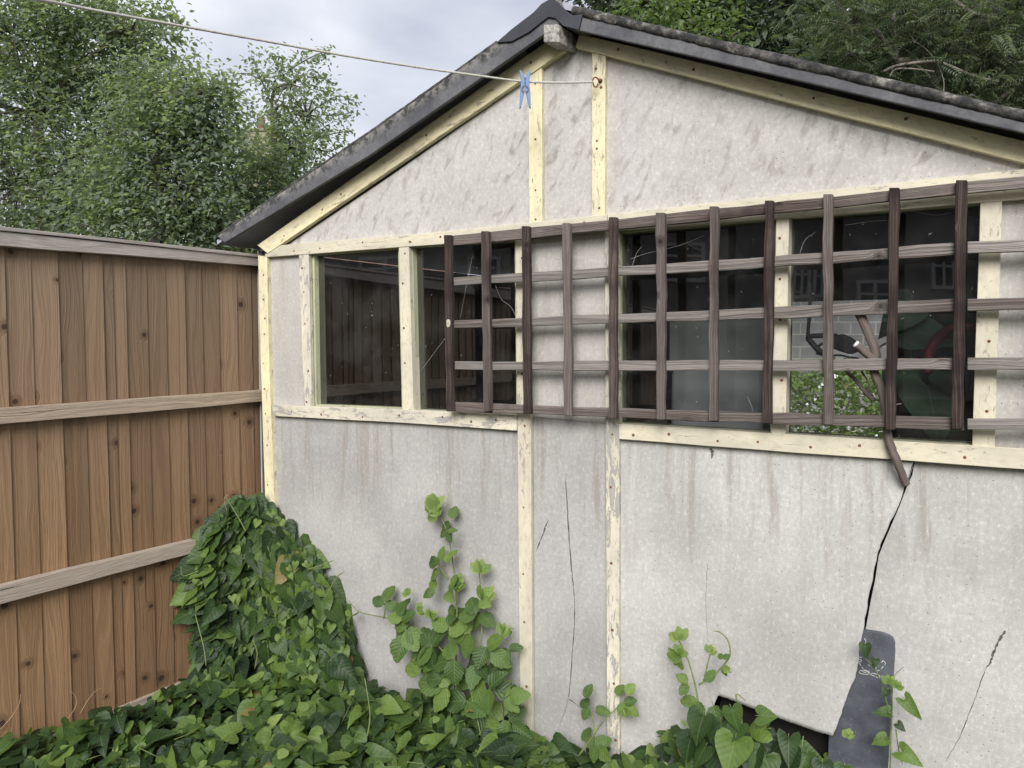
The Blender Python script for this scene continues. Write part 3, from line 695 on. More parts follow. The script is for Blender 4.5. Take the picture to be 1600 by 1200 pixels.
VL = [((693, 707, 367), (697, 710, 643)), ((751, 766, 361), (754.5, 769, 643)), ((814.5, 829, 353), (817, 832, 647)), ((878, 892.5, 348), (880, 896, 650)),
      ((950.5, 966.5, 339), (950.5, 966.5, 654)), ((1024, 1042, 332), (1025, 1041.5, 656)), ((1108, 1125, 322), (1107, 1125, 658)), ((1194.5, 1212, 313), (1191, 1209, 662)),
      ((1286, 1305, 303), (1286, 1304, 664)), ((1389, 1409.5, 293), (1383, 1402, 672)), ((1493.5, 1516, 281), (1487, 1509.5, 671))]
for k, ((a, b, y), (c, d, y2)) in enumerate(VL):
    wob = random.uniform(-1, 1)
    # the visible right side of each slat is its thickness, so the face is a little narrower
    s = .80
    strip('vertical_slat', [(a, y), ((a + c) / 2 + wob, (y + y2) / 2), (c, y2)], [(a + (b - a) * s, y), ((a + (b - a) * s + c + (d - c) * s) / 2 + wob, (y + y2) / 2), (c + (d - c) * s, y2)], .082, .020, M['trellis_v'], tr1, seg=5, bev=.003, jit=.0024)
tg = strip('tag', [(697.5, 501), (699, 499), (702, 499), (703.5, 502)], [(697.5, 508), (699, 511), (702, 511), (703.5, 507)], .0835, .0014, M['rope0'], tr1, bev=0)
tag(tg, 'small pale oval tag tacked to the first slat')
tr2 = empty('trellis', WP(1516, 672, .06), 'shorter piece of darker lattice trellis continuing off the right edge', 'trellis')
HR = [((283, 302), (254, 273)), ((377.5, 396), (367, 386)), ((467, 486), (460, 480)), ((559, 578), (557, 577)), ((654.5, 671), (657, 675))]
for (a, b), (c, d) in HR:
    strip('horizontal_slat', [(1511.5, a), (1830, c)], [(1511.5, b), (1830, d)], .064, .016, M['trellis_h'], tr2, bev=.002)
for x in (1640, 1780):
    strip('vertical_slat', [(x, 268 - (x - 1600) * .1), (x - 4, 676)], [(x + 20, 266 - (x - 1600) * .1), (x + 15, 676)], .084, .019, M['trellis_v'], tr2, bev=.002)
# ================================================================== dead stem caught between trellis and wall
ds = empty('dead_stem', WP(1413, 757, .03), 'bare grey woody stem hanging behind the trellis and over the sill', 'branch')
def wpath(l): return smoothpath([WP(x, y, o) for x, y, o in l], 5)
def stemtube(l, r0, r1, mat, parent, name, k=8, wob=.08):
    p = wpath(l); n = len(p); return tubeobj(name, [tube(p, [r0 + (r1 - r0) * i / (n - 1) for i in range(n)], k, wob)], mat, parent)
stemtube([(1341, 487, .032), (1352, 510, .03), (1362, 533, .028), (1369, 555, .026), (1366, 580, .026), (1377, 608, .03), (1383, 640, .034), (1386, 672, .036), (1392, 697, .040), (1401, 719, .042), (1410, 742, .030), (1416, 757, .020)], .0135, .0105, M['deadwood'], ds, 'main_stem')
stemtube([(1338, 538, .045), (1350, 549, .036), (1366, 562, .028)], .0125, .012, M['deadwood'], ds, 'cut_branch')
e_ = stemtube([(1336, 536.6, .0465), (1339, 539, .0445)], .0098, .0112, M['white'], ds, 'cut_end', 8, 0.02)
stemtube([(1366, 626, .0), (1352, 612, .0), (1336, 593, .0), (1320, 577, .0)], .008, .005, M['deadwood'], ds, 'side_branch')
stemtube([(1384, 536, .02), (1371, 545, .02), (1359, 553, .024)], .003, .002, M['deadwood'], ds, 'twig')
stemtube([(1346, 580, .02), (1356, 596, .02), (1362, 612, .024)], .003, .002, M['deadwood'], ds, 'twig')
# ================================================================== fence
fen = empty('garden_fence', FP(0, 900), 'tall brown featheredge board fence with grey weathered capping', 'fence')
eg = [7, 48, 91, 128, 160, 176, 195, 228, 257, 287, 314, 340, 368, 391, 420]
def fs_of(px): return (AF - FP(px, 600)).dot(D)       # metres from the corner towards the viewer
ss = sorted(fs_of(x) for x in eg)
s_ = ss[-1]
while s_ < 6.6: s_ += .084; ss.append(s_)
s_ = ss[0]
while s_ > -1.3: s_ -= .084; ss.insert(0, s_)
ZT = FP(200, 376).z; ZB = FP(230, 1096).z
for a, b in zip(ss, ss[1:]):
    # featheredge: thick on the side nearer the viewer, lapping the next
    j = random.uniform(-.0015, .0015); th0, th1 = .0105 + j, .005 + j
    p0 = AF - D * (a - .008); p1 = AF - D * (b + .000); lean = random.uniform(-.003, .003)
    def ring(z, l):
        q0 = p0 + D * l; q1 = p1 + D * l
        return (q0 + NF * th0, q1 + NF * th1, q1, q0)
    r = []
    for zz in (ZB - .01, .5, 1.0, 1.5, ZT):
        r.append(tuple(Vector((v.x, v.y, zz)) for v in ring(zz, lean * (zz - 1))))
    vs, fs, uv = prism_sections(r); me = mesh('fence_board', vs, fs, uv); fixn(me)
    o = link('fence_board', me, M['board'], fen)
S0, S1 = ss[0], ss[-1]
def fstrip(name, p0, p1, q0, q1, off, th, mat, nails=None):
    """p: top pixel pair, q: bottom pixel pair; run on in both directions"""
    a0, a1 = FP(*p0, off), FP(*p1, off); b0, b1 = FP(*q0, off), FP(*q1, off)
    def at(u, v, s):
        su, sv = (AF - u).dot(D), (AF - v).dot(D); f = (s - su) / (sv - su); return u + (v - u) * f
    secs = []; m = 40
    for i in range(m + 1):
        s = S0 + (S1 - S0) * i / m; t_ = at(a0, a1, s); b_ = at(b0, b1, s)
        t_ = t_ + Vector((0, 0, random.uniform(-.001, .001))); b_ = b_ + Vector((0, 0, random.uniform(-.0015, .0015)))
        secs.append((t_, b_, b_ - NF * th, t_ - NF * th))
    vs, fs, uv = prism_sections(secs); me = mesh(name, vs, fs, uv); fixn(me); o = link(name, me, mat, fen); bevel(o, .002); return o
fstrip('top_rail', (0, 361), (400, 402), (0, 384), (400, 415), .045, .045, M['cap'])
fstrip('capping', (0, 353.5), (400, 397), (0, 359.5), (400, 401.5), .052, .07, M['cap'])
fstrip('rail', (0, 638), (405, 609.5), (0, 663), (405, 628), .046, .034, M['rail'])
fstrip('rail', (0, 916), (318, 840), (0, 944), (318, 860), .046, .034, M['rail'])
fstrip('gravel_board', (160, 1118), (260, 1076), (160, 1250), (260, 1200), .022, .03, M['rail'])
# ================================================================== washing line, hook, peg
hk = empty('line_hook', WP(930, 127, .02), 'rusty screw hook on the shed batten holding the washing line end', 'hook')
hp = [WP(938, 126, .019), WP(936, 126, .035), WP(933, 122, .045), WP(929, 121, .05), WP(926, 126, .05), WP(928, 134, .05), WP(932, 136, .045), WP(934, 131, .04)]
tubeobj('hook_wire', [tube(smoothpath(hp, 5), .0024, 8)], M['rust'], hk)
tubeobj('hook_plate', [tube([WP(938, 126, .0185), WP(938, 126, .022)], .0075, 10)], M['rust'], hk)
wl_ = [(-260, -60, 1.15), (70, 1, 1.72), (180, 22, 1.88), (300, 43.5, 2.03), (420, 65, 2.17), (540, 87, 2.29), (660, 106, 2.39), (760, 120, 2.46), (820, 127.5, 2.50), (880, 129, 2.53), (927, 128, 2.555)]
depth_h = WP(927, 128, .05).y
pl = [DP(x, y, d * depth_h / 2.555) for x, y, d in wl_]
M['rope'] = plain('pale_rope', (.50, .49, .44), .8, .2, 200, .8)
ld = (pl[0] - pl[1]).normalized() + Vector((0, 0, .03)); pl = [pl[0] + ld * 3.2, pl[0] + ld * 1.4] + pl
lp = smoothpath(pl, 14)
rt = []
for i, q in enumerate(lp): rt.append(.0034 + .0004 * math.sin(i * 2.4))
cl = tubeobj('washing_line', [tube(lp, rt, 8)], M['rope'])
kn = [DP(925, 128, depth_h), DP(926, 131, depth_h), DP(923, 134, depth_h), DP(921.5, 145, depth_h), DP(921, 155, depth_h)]
cl.data.materials.clear(); 
tag(cl, 'pale washing line stretched from the upper left to the hook', 'washing line'); cl.data.materials.append(M['rope'])
vs, fs, uv = tube(smoothpath(kn, 4), .0014, 6); me = mesh('loose_end', vs, fs, uv); link('loose_end', me, M['rope'], cl, True)
vs, fs, uv = merge([tube([DP(890 + a, 128 + b, depth_h * .995) for a, b in l], .0006, 5) for l in (((0, 0), (4, 5), (7, 6)), ((-2, 0), (-4, -5)), ((2, 1), (6, -3), (8, 3)))]); link('frayed_strand', mesh('frayed_strand', vs, fs, uv), M['rope'], cl, True)
dpg = pl[10].y
pg = empty('clothes_peg', DP(820, 128, dpg), 'pale blue plastic clothes peg clipped on the washing line', 'clothes peg')
t = NT('blue_plastic'); M['blue'] = t.done((.075, .16, .34), .45, None, .5)
def pegside(s):
    out = [(-7.5, -19), (-3, -13), (-.6, -8), (-.6, 12), (-2.2, 20), (-6.5, 39), (-9, 41), (-8.3, 20), (-7.2, 6), (-6.6, -4), (-7.8, -12), (-9, -18)]
    cx = 820.5
    f = [DP(cx + s * -x * 1.0 if s > 0 else cx + x, 128 + y, dpg - .008) for x, y in out]; k = len(f); b = [p + Vector((0, .012, 0)) for p in f]
    fs = [tuple(range(k)), tuple(range(2 * k - 1, k - 1, -1))] + [(i, (i + 1) % k, (i + 1) % k + k, i + k) for i in range(k)]
    me = mesh('peg_half', f + b, fs); fixn(me); o = link('peg_half', me, M['blue'], pg); bevel(o, .0008)
pegside(-1); pegside(1)
tubeobj('peg_spring', [tube([DP(820.5 + 5.2 * math.cos(a * .7), 139 + 5.2 * math.sin(a * .7), dpg - .012) for a in range(10)], .0011, 6)], M['rust'], pg)
# ================================================================== things inside the shed
M['tool'] = plain('dark_plastic', (.035, .034, .038), .5, .2)
tl = empty('hanging_tool', WP(1265, 530, -.35), 'dark tool with a looped handle hanging on a strap inside the window', 'garden tool')
def ip(l, off): return smoothpath([WP(x, y, off) for x, y in l], 5)
tubeobj('strap', [tube(ip([(1267, 440), (1265, 490), (1263, 512), (1262, 533)], -.35), .006, 6)], M['tool'], tl)
tubeobj('handle', [tube(ip([(1264, 531), (1263, 527), (1270, 525), (1290, 524.5), (1308, 525)], -.35), .009, 8), tube(ip([(1264, 530), (1272, 540), (1281, 549), (1290, 551)], -.35), .010, 8), tube(ip([(1275, 552), (1290, 556), (1312, 555), (1326, 558), (1342, 560)], -.35), .0035, 6), tube(ip([(1276, 546), (1283, 538), (1300, 536)], -.35), .005, 6)], M['tool'], tl)
o = sheet('tool_body', [(1300, 524), (1316, 522), (1328, 527), (1335, 533), (1340, 541), (1338, 550), (1328, 554), (1312, 549), (1302, 545), (1296, 536)], -.33, .05, M['tool'], tl); bevel(o, .006, 3)
hp_ = empty('red_hose', WP(1460, 560, -.2), 'red curved hose behind the glass at the right end', 'hose')
M['red'] = plain('red_plastic', (.13, .010, .014), .45, .15)
tubeobj('hose', [tube(ip([(1450, 582), (1449, 572), (1450, 560), (1454, 546), (1463, 531), (1478, 518), (1500, 510), (1530, 514)], -.085), .013, 10)], M['red'], hp_)
ptl = empty('potted_plant', WP(1440, 690, -.2), 'broad dark heart-shaped leaves of a plant pressed behind the right window', 'plant')
bl = [(1420, 545, 80, (.35, -.1)), (1450, 640, 105, (.1, -1)), (1412, 600, 60, (-.3, -1)), (1480, 600, 50, (.5, -.8)), (1425, 500, 70, (-.5, -.6))]
M['pleaf'] = leafmat('broad_indoor_leaf', [(0, (.020, .045, .026)), (1, (.045, .085, .04))], True, .1, .6, .2, .3, .1, .15)
P_, N_, T_, S_ = [], [], [], []
for x, y, s, (dx, dy) in bl:
    P_.append(WP(x, y - s * .35, -.10 - random.random() * .06)); N_.append(NO + Vector((0, 0, .5)) + T * random.uniform(-.3, .3)); T_.append(T * dx + Vector((0, 0, dy))); S_.append(s / 560)
leaves('leaf_cluster', HEARTS[:2], P_, N_, T_, S_, M['pleaf'], ptl)
tubeobj('stem', [tube([WP(x, y - s * .3, -.13), WP((x + 1440) / 2, (y + 700) / 2, -.18), WP(1440, 700, -.2), WP(1440, 760, -.22)], .004, 6) for x, y, s, _ in bl], M['stem_green'], ptl)
ra, rb = WP(1440, 745, -.22), WP(1440, 860, -.22)
tubeobj('pot', [tube([ra, rb.lerp(ra, .8), rb.lerp(ra, .5), rb], [.10, .098, .085, .07], 20)], M['dark'], ptl)
M['pale'] = plain('pale_board', (.20, .215, .19), .7, .25, 6); M['tub'] = plain('pale_grey_plastic', (.33, .33, .325), .55, .12, 5)
o = box('pale_board', WP(1046, 566, -.42), WP(1200, 566, -.42) - WP(1046, 566, -.42), NO * -.02, Vector((0, 0, .17)), M['pale']); tag(o, 'pale greenish board standing inside the shed window', 'board')
q = WP(1046, 720, -.20); q2 = WP(1190, 720, -.20); h_ = WP(1046, 577, -.20).z - q.z
o = box('storage_tub', q, q2 - q, NO * -.3, Vector((0, 0, h_)), M['tub']); bevel(o, .02, 4); tag(o, 'pale grey storage tub just inside the middle window', 'tub')
o = box('shed_bench', A + T * 1.9 * .4 + D * .14 + Vector((0, 0, q.z - .04)), T * (uR - .9), D * .5, Vector((0, 0, .035)), M['dark']); tag(o, 'dark work bench along the inside of the shed front', 'bench')
# ================================================================== board leaning in the broken wall
def slate():
    c = [(1300, 977), (1378, 990)]; arc = [(1388, 992.5), (1395, 997), (1398, 1005), (1398.5, 1016)]
    pts = [(1300, 977), (1340, 983)] + [(1378, 989)] + arc + [(1396, 1060), (1391, 1140), (1385, 1235), (1292, 1228)]
    f = [WP(x, y, .008 - .0 * y) for x, y in pts]; k = len(f); b = [p - NO * .014 for p in f]
    fs = [tuple(range(k)), tuple(range(2 * k - 1, k - 1, -1))] + [(i, (i + 1) % k, (i + 1) % k + k, i + k) for i in range(k)]
    me = mesh('slate_board', f + b, fs); fixn(me); o = link('slate_board', me, M['slate']); bevel(o, .003, 3); return o
sl = slate(); tag(sl, 'dark slate board with rounded corner and white line drawing, behind the broken sheet', 'board')
def z6p(x, y): return (1280 + x / 5, 960 + y / 5)
dr = [[(500, 362), (520, 382), (508, 400)], [(500, 408), (490, 418), (478, 430)], [(470, 436), (448, 442)], [(478, 380), (500, 362)],
      [(310, 450), (322, 438), (350, 436), (372, 446), (390, 456)], [(390, 462), (372, 470), (345, 466), (322, 462), (310, 450)], [(330, 446), (350, 450), (368, 458)],
      [(395, 462), (420, 460), (450, 468), (478, 484)], [(476, 490), (456, 496), (440, 486)], [(434, 484), (410, 474), (395, 466)],
      [(306, 372), (318, 388), (326, 402)], [(330, 410), (346, 428)], [(354, 432), (382, 446)], [(300, 330), (330, 336)], [(308, 350), (332, 358)], [(304, 366), (330, 372)],
      [(352, 186), (360, 200), (368, 216)], [(386, 392), (392, 404)], [(440, 400), (446, 430)], [(384, 440), (392, 452), (386, 466)]]
M['chalk'] = plain('white_chalk_line', (.62, .62, .60), .9, .1, 300)
tubeobj('line_drawing', [tube([WP(*z6p(*q), .0084) for q in l], .0009, 5) for l in dr], M['chalk'], sl)
# ================================================================== bindweed and brambles
def gdepth(px, py, z):          # point on the plane of height z seen at a pixel
    d = ray(px, py); t_ = (z - CAMZ) / d.z; return CAMP + d * t_
# ground cover: a low mat of leaves between fence, shed and viewer
n = 13000
u = RNG.uniform(-.15, 4.2, n); v = RNG.uniform(0.0, 2.3, n) ** 1.0
P0 = np.array(A)[None] + u[:, None] * np.array(T)[None] + v[:, None] * np.array(NO)[None]
side = (P0 - np.array(AF)[None]) @ np.array(NF)
keep = (side > .02)
P0 = P0[keep]; v = v[keep]; u = u[keep]; side = side[keep]; n = len(P0)
hn = np.array([mnoise.noise(Vector((p[0] * 2.2, p[1] * 2.2, 0))) + .5 * mnoise.noise(Vector((p[0] * 6, p[1] * 6, 3))) for p in P0])
top = .165 + .075 * hn + .06 * np.exp(-side / .25) * (u > -.2)
top += .12 * np.exp(-(((u - 1.05) / .33) ** 2)) * np.exp(-v / .3) - .05 * np.exp(-((u - 1.75) / .35) ** 2) * np.exp(-v / .35)
top += .05 * np.exp(-(((u - 2.1) / .3) ** 2)) * np.exp(-v / .3)
top += .26 * np.exp(-((u - 2.17) / .20) ** 2) * np.exp(-v / .30) + .17 * np.exp(-((u - 2.48) / .16) ** 2) * np.exp(-v / .30)
lay = RNG.beta(2.6, 1.0, n); z = np.maximum(.02, top * lay + RNG.normal(0, .012, n)); P0[:, 2] = z
rel = np.array([0, 0, 1.0])[None] + rnd_dirs(n) * .55 + np.array([-.05, -.30, 0])[None]
tipd = rnd_dirs(n) + np.array([0, -.5, -.6])[None]
sz = RNG.uniform(.045, .100, n) * np.where(RNG.random(n) < .12, .6, 1)
PROF = [(-400, 1190), (0, 1142), (90, 1120), (200, 1098), (290, 1050), (420, 1040), (560, 1052), (640, 1078), (700, 1060), (790, 1085), (830, 1128), (900, 1150), (960, 1152), (1000, 1132), (1090, 1120), (1200, 1138), (1290, 1166), (1330, 1195), (1600, 1260), (2400, 1400)]
pp = np.array([pxof(Vector(q)) if q[1] > .3 else (0, 9999) for q in P0]); lim = np.interp(pp[:, 0], [a for a, b in PROF], [b for a, b in PROF])
k_ = pp[:, 1] > lim + 14
P0 = P0[k_]; rel = rel[k_]; tipd = tipd[k_]; sz = sz[k_]; top = np.minimum(top[k_], P0[:, 2] + .03); lay = lay[k_]; n = len(P0)
gr = leaves('bindweed_ground_cover', HEARTS, P0, rel, tipd, sz, M['leaf'])
tag(gr, 'dense green bindweed leaves covering the ground below the shed', 'ground cover', kind='stuff')
# young yellow-green shoots and thin stems in the mat
k = RNG.choice(n, 700, replace=False); P1 = P0[k].copy(); P1[:, 2] = top[k] + RNG.uniform(-.01, .04, len(k))
lo = leaves('young_leaves', BRAM, P1, rel[k] + rnd_dirs(len(k)) * .3, rnd_dirs(len(k)), RNG.uniform(.02, .05, len(k)), M['leaf_y'], gr)
tb = []
for i in k[:260]:
    p = Vector((P0[i][0], P0[i][1], top[i] - .03)); d = Vector((random.uniform(-1, 1), random.uniform(-1, 1), random.uniform(-.1, .5))).normalized(); l = random.uniform(.06, .2)
    tb.append(tube([p, p + d * l * .5 + Vector((0, 0, .02)), p + d * l], .0012, 4))
tubeobj('runner_stems', tb, M['stem_green'], gr)
# corner mound of bindweed climbing the post
def plant(name, loc, lab, cat, grp=None): return empty(name, loc, lab, cat, grp)
mb = WP(430, 1070, .2); mb.z = 0
mound = plant('climbing_bindweed', mb, 'tall mound of dark heart-shaped leaves heaped in the corner by the fence', 'climbing plant')
SIL = [(782, 374, 398), (800, 352, 422), (825, 328, 448), (855, 312, 478), (890, 298, 500), (925, 296, 518), (960, 304, 532), (1000, 312, 543), (1040, 308, 552), (1080, 298, 560), (1130, 280, 575)]
PL, NL_, TL_, SL = [], [], [], []
def silw(y):
    for (a, b, c), (a2, b2, c2) in zip(SIL, SIL[1:]):
        if y <= a2: f = (y - a) / (a2 - a); return b + (b2 - b) * f, c + (c2 - c) * f
    return SIL[-1][1:]
rr = random.Random(5)
for i in range(1650):
    y = 782 + 345 * rr.random() ** .8; l, r = silw(y); s = rr.uniform(-1, 1) * (.98 if rr.random() < .8 else 1.06); x = (l + r) / 2 + s * (r - l) / 2
    bulge = math.sqrt(max(0, 1 - s * s)); dp0 = min(WP(max(x, 412), y, .02).y, FP(min(x, 398), y, .03).y)
    wd = .10 + .34 * (y - 780) / 340
    lump = .5 + .5 * mnoise.noise(Vector((x * .022, y * .022, 1.7)))
    dep = dp0 - wd * bulge * (.35 + .75 * lump) * rr.uniform(.35, 1.05) - .02
    p = DP(x, y, dep); PL.append(p)
    out = (CAMP - p).normalized() + Vector((s * .45, 0, .30)) + Vector((rr.uniform(-.65, .65), rr.uniform(-.3, .3), rr.uniform(-.5, .6)))
    NL_.append(out); TL_.append(Vector((s * .6 + rr.uniform(-.8, .8), rr.uniform(-.3, .1), rr.uniform(-1.1, -.5)))); SL.append(rr.uniform(.048, .108) * (.6 if rr.random() < .18 else 1))
leaves('leaf_mass', HEARTS, PL, NL_, TL_, SL, M['leaf'], mound)
yl = [i for i in range(len(PL)) if rr.random() < .05]
leaves('young_leaves', HEARTS[:2], [PL[i] - Vector((0, .05, 0)) for i in yl], [NL_[i] for i in yl], [TL_[i] for i in yl], [rr.uniform(.02, .045) for i in yl], M['leaf_y'], mound)
tb = []
for (pts) in ([(352, 775, 3.1), (372, 808, 3.08), (384, 830, 3.05)], [(480, 890, 2.9), (500, 884, 2.9), (520, 876, 2.88)], [(505, 940, 2.85), (524, 905, 2.85), (538, 893, 2.83)], [(283, 885, 3.0), (286, 900, 3.0), (310, 892, 3.0)], [(305, 960, 3.1), (318, 1010, 3.05), (322, 1040, 3.0)], [(570, 1060, 2.7), (578, 1115, 2.65), (574, 1150, 2.6)], [(395, 1000, 2.7), (402, 1020, 2.7), (398, 1045, 2.7)]):
    tb.append(tube(smoothpath([DP(*q) for q in pts], 4), .0021, 5))
for q in tb: tubeobj('stem', [q], M['stem_green'], mound)
# thin dry tendrils against the fence
tb = []
for pts in ([(0, 1140), (18, 1120), (30, 1100), (32, 1085)], [(100, 1130), (118, 1105), (118, 1088), (110, 1080)], [(125, 1115), (140, 1090), (152, 1078), (160, 1075)], [(355, 800), (350, 780), (358, 772)]):
    tb.append(tube(smoothpath([FP(x, y, .1) for x, y in pts], 5), .0013, 5))
M['tendril'] = plain('dry_tendril', (.32, .22, .13), .8)
for q, lb in zip(tb, ('dry tendril at the far left edge, climbing the bottom of the fence', 'dry tendril with a hooked tip against the fence, middle of the three', 'dry tendril leaning right against the bottom of the fence', 'tiny dry tendril above the top of the leafy corner mound')): tag(tubeobj('dry_tendril', [q], M['tendril']), lb, 'tendril', 'dry tendrils on the fence')
# brambles: stems with toothed leaves, each a plant of its own
LSC = .86
def bramble(lab, stems, lv, base, off=.06, grp='bramble shoots on the shed wall', young=(), rad=.0028, hearts=False):
    b = WP(base[0], base[1], off); b.z = 0
    root = plant('bramble_shoot', b, lab, 'bramble', grp)
    tubeobj('stem', [tube(smoothpath([WP(x, y, o_) for x, y, o_ in s], 5), [rad * (1.25 - .75 * i / (5 * (len(s) - 1))) for i in range(5 * (len(s) - 1) + 1)], 6, .08) for s in stems], M['stem_green'], root)
    P, N, TT, S, tbs = [], [], [], [], []
    for x, y, size, ang, kind in lv:     # ang: direction of the middle leaflet in degrees (0 right, 90 up)
        o_ = off + rr.uniform(-.015, .045); c = WP(x, y, o_); ppm = abs(F / c.y); size *= LSC
        nb = {'3': (-70, 0, 70), '5': (-105, -50, 0, 50, 105), '1': (0,), '2': (-45, 45)}[kind]
        for k_, da in enumerate(nb):
            a = math.radians(ang + da + rr.uniform(-9, 9)); dr_ = T * math.cos(a) + Vector((0, 0, math.sin(a)))
            L = size / ppm * (1.0 if da == 0 else .86); st = c + dr_ * L * (.22 if da == 0 else .04)
            P.append(st); S.append(L); TT.append(dr_ + NO * rr.uniform(-.25, .35)); N.append(NO * .8 + Vector((0, 0, .45)) + T * rr.uniform(-.35, .35) + Vector((0, 0, rr.uniform(-.2, .3))))
            tbs.append(tube([c, st], .0011, 4))
    if P:
        leaves('foliage', HEARTS if hearts else BRAM, P, N, TT, S, M['leaf'] if hearts else M['leaf_b'], root); tubeobj('leaf_stalks', tbs, M['stem_green'], root)
    if young:
        P, N, TT, S = [], [], [], []
        for x, y, size, ang in young:
            for da in (-60, -15, 25, 65):
                a = math.radians(ang + da * .8); c = WP(x, y, off + .02); P.append(c); S.append(size / (F / c.y)); TT.append(T * math.cos(a) + Vector((0, 0, math.sin(a)))); N.append(NO + Vector((0, 0, rr.uniform(-.3, .5))) + T * rr.uniform(-.6, .6))
        leaves('young_foliage', BRAM, P, N, TT, S, M['leaf_y'], root)
    return root
bramble('tallest bramble shoot, leaning against the pale wall with young leaves at its tip', [[(712, 1060, .08), (714, 950, .06), (708, 880, .05), (698, 830, .045), (684, 798, .04), (676, 788, .04)], [(700, 905, .05), (690, 890, .05), (682, 872, .05)]],
        [(701, 826, 28, 190, '2'), (706, 815, 26, 85, '1'), (700, 832, 24, -15, '2'), (688, 878, 34, 140, '2'), (696, 885, 32, 80, '1'), (690, 890, 30, 215, '1'), (700, 922, 34, 0, '2'), (680, 922, 30, 175, '2'), (704, 940, 26, -60, '1')], (712, 1100), .055,
        young=[(679, 796, 26, 110), (684, 806, 20, 150), (706, 915, 22, 40)])
bramble('bramble shoot just left of the first lower batten with a small pointed tip', [[(745, 1130, .1), (752, 1010, .08), (752, 950, .06), (750, 910, .05), (748, 888, .045)], [(752, 1030, .08), (775, 1010, .07), (790, 985, .06), (804, 982, .05)]],
        [(745, 960, 46, 170, '2'), (752, 958, 44, -75, '2'), (735, 990, 50, 200, '3'), (760, 1010, 48, -30, '3'), (795, 1015, 28, -20, '2'), (790, 1000, 24, 100, '1'), (778, 1045, 34, 80, '3'), (745, 1030, 46, -100, '3')], (748, 1150), .075,
        young=[(749, 895, 22, 90), (751, 936, 26, 30), (783, 990, 18, 60)])
bramble('bramble branch arching left across the pale wall with separate five-part leaves', [[(720, 1075, .1), (690, 1015, .09), (650, 990, .08), (612, 968, .07), (585, 962, .06), (560, 955, .055), (545, 938, .05)], [(600, 966, .07), (602, 950, .07), (600, 942, .07)], [(560, 957, .05), (550, 962, .05), (540, 958, .05)]],
        [(600, 946, 34, 95, '3'), (634, 985, 50, 255, '5'), (628, 970, 38, 100, '3'), (675, 1010, 52, 190, '5'), (700, 985, 48, 80, '3'), (548, 960, 18, 200, '2'), (690, 1050, 56, 230, '5'), (660, 1045, 46, 120, '3')], (712, 1120), .075,
        young=[(637, 930, 12, 120), (652, 953, 14, 10), (672, 965, 15, 80)])
bramble('leafy bramble clump massed low against the wall left of the lower battens', [[(700, 1180, .16), (705, 1100, .12), (715, 1040, .1)], [(760, 1190, .16), (745, 1120, .13), (730, 1060, .1)], [(790, 1180, .13), (785, 1110, .1), (775, 1060, .08)]],
        [(x, y, s_, a_, k_) for x, y, s_, a_, k_ in [(710, 1030, 52, 200, '3'), (740, 1050, 54, -60, '3'), (700, 1075, 56, 180, '3'), (765, 1075, 52, 0, '3'), (730, 1095, 60, -100, '3'), (790, 1090, 40, 30, '3'), (680, 1110, 50, 210, '3'), (755, 1115, 56, -40, '3'), (795, 1125, 44, -20, '3'), (720, 1130, 52, -90, '3'), (690, 1060, 40, 150, '2')]], (740, 1190), .11)
bramble('small bramble sprig reaching across the foot of the second lower batten', [[(905, 1180, .12), (928, 1148, .1), (942, 1128, .08), (962, 1108, .06), (975, 1096, .05)], [(930, 1148, .1), (926, 1120, .08), (922, 1108, .07)]],
        [(912, 1094, 28, 80, '1'), (920, 1105, 30, 200, '2'), (926, 1106, 28, -5, '1'), (962, 1090, 24, 80, '1'), (975, 1098, 28, -30, '3'), (975, 1086, 24, 50, '1'), (930, 1165, 34, -20, '3'), (915, 1160, 34, 60, '2')], (905, 1180), .06, young=[(975, 1108, 14, -50)])
bramble('slim climbing shoot with a curly tendril below the middle of the broken sheet', [[(1095, 1130, .12), (1088, 1080, .11), (1078, 1040, .10), (1068, 1015, .095), (1058, 995, .09)], [(1092, 1070, .11), (1112, 1058, .10), (1130, 1040, .09), (1141, 1022, .085), (1137, 1000, .08), (1125, 988, .08), (1116, 986, .08)], [(1100, 1065, .1), (1104, 1045, .1), (1110, 1020, .09)]],
        [(1075, 1068, 30, 190, '2'), (1090, 1095, 40, 250, '2'), (1102, 1070, 28, 60, '1'), (1112, 1095, 42, -60, '1'), (1130, 1030, 18, 100, '2')], (1095, 1180), .10, young=[(1062, 1000, 22, 110), (1064, 1030, 26, 190), (1060, 1022, 16, 60), (1108, 1020, 14, 60), (1130, 1045, 14, -30)])
bramble('bindweed stem climbing the edge of the slate board with single heart leaves', [[(1390, 1225, .09), (1392, 1160, .06), (1394, 1100, .05), (1391, 1070, .05), (1398, 1055, .05), (1412, 1042, .045)], [(1392, 1120, .05), (1370, 1050, .06), (1352, 1028, .07), (1350, 1005, .07)], [(1400, 1140, .06), (1404, 1170, .06), (1410, 1195, .07)]],
        [(1352, 1003, 25, -92, '1'), (1368, 1027, 17, -100, '1'), (1410, 1088, 40, -50, '1'), (1392, 1113, 27, 185, '1'), (1400, 1128, 18, -45, '1'), (1388, 1152, 28, 215, '1'), (1402, 1172, 38, -20, '1'), (1388, 1075, 18, 240, '1')], (1392, 1225), .085, 'bindweed on the slate', young=[(1388, 1068, 14, 80), (1400, 1075, 13, 70), (1323, 1152, 14, 60)], hearts=True, rad=.0018)
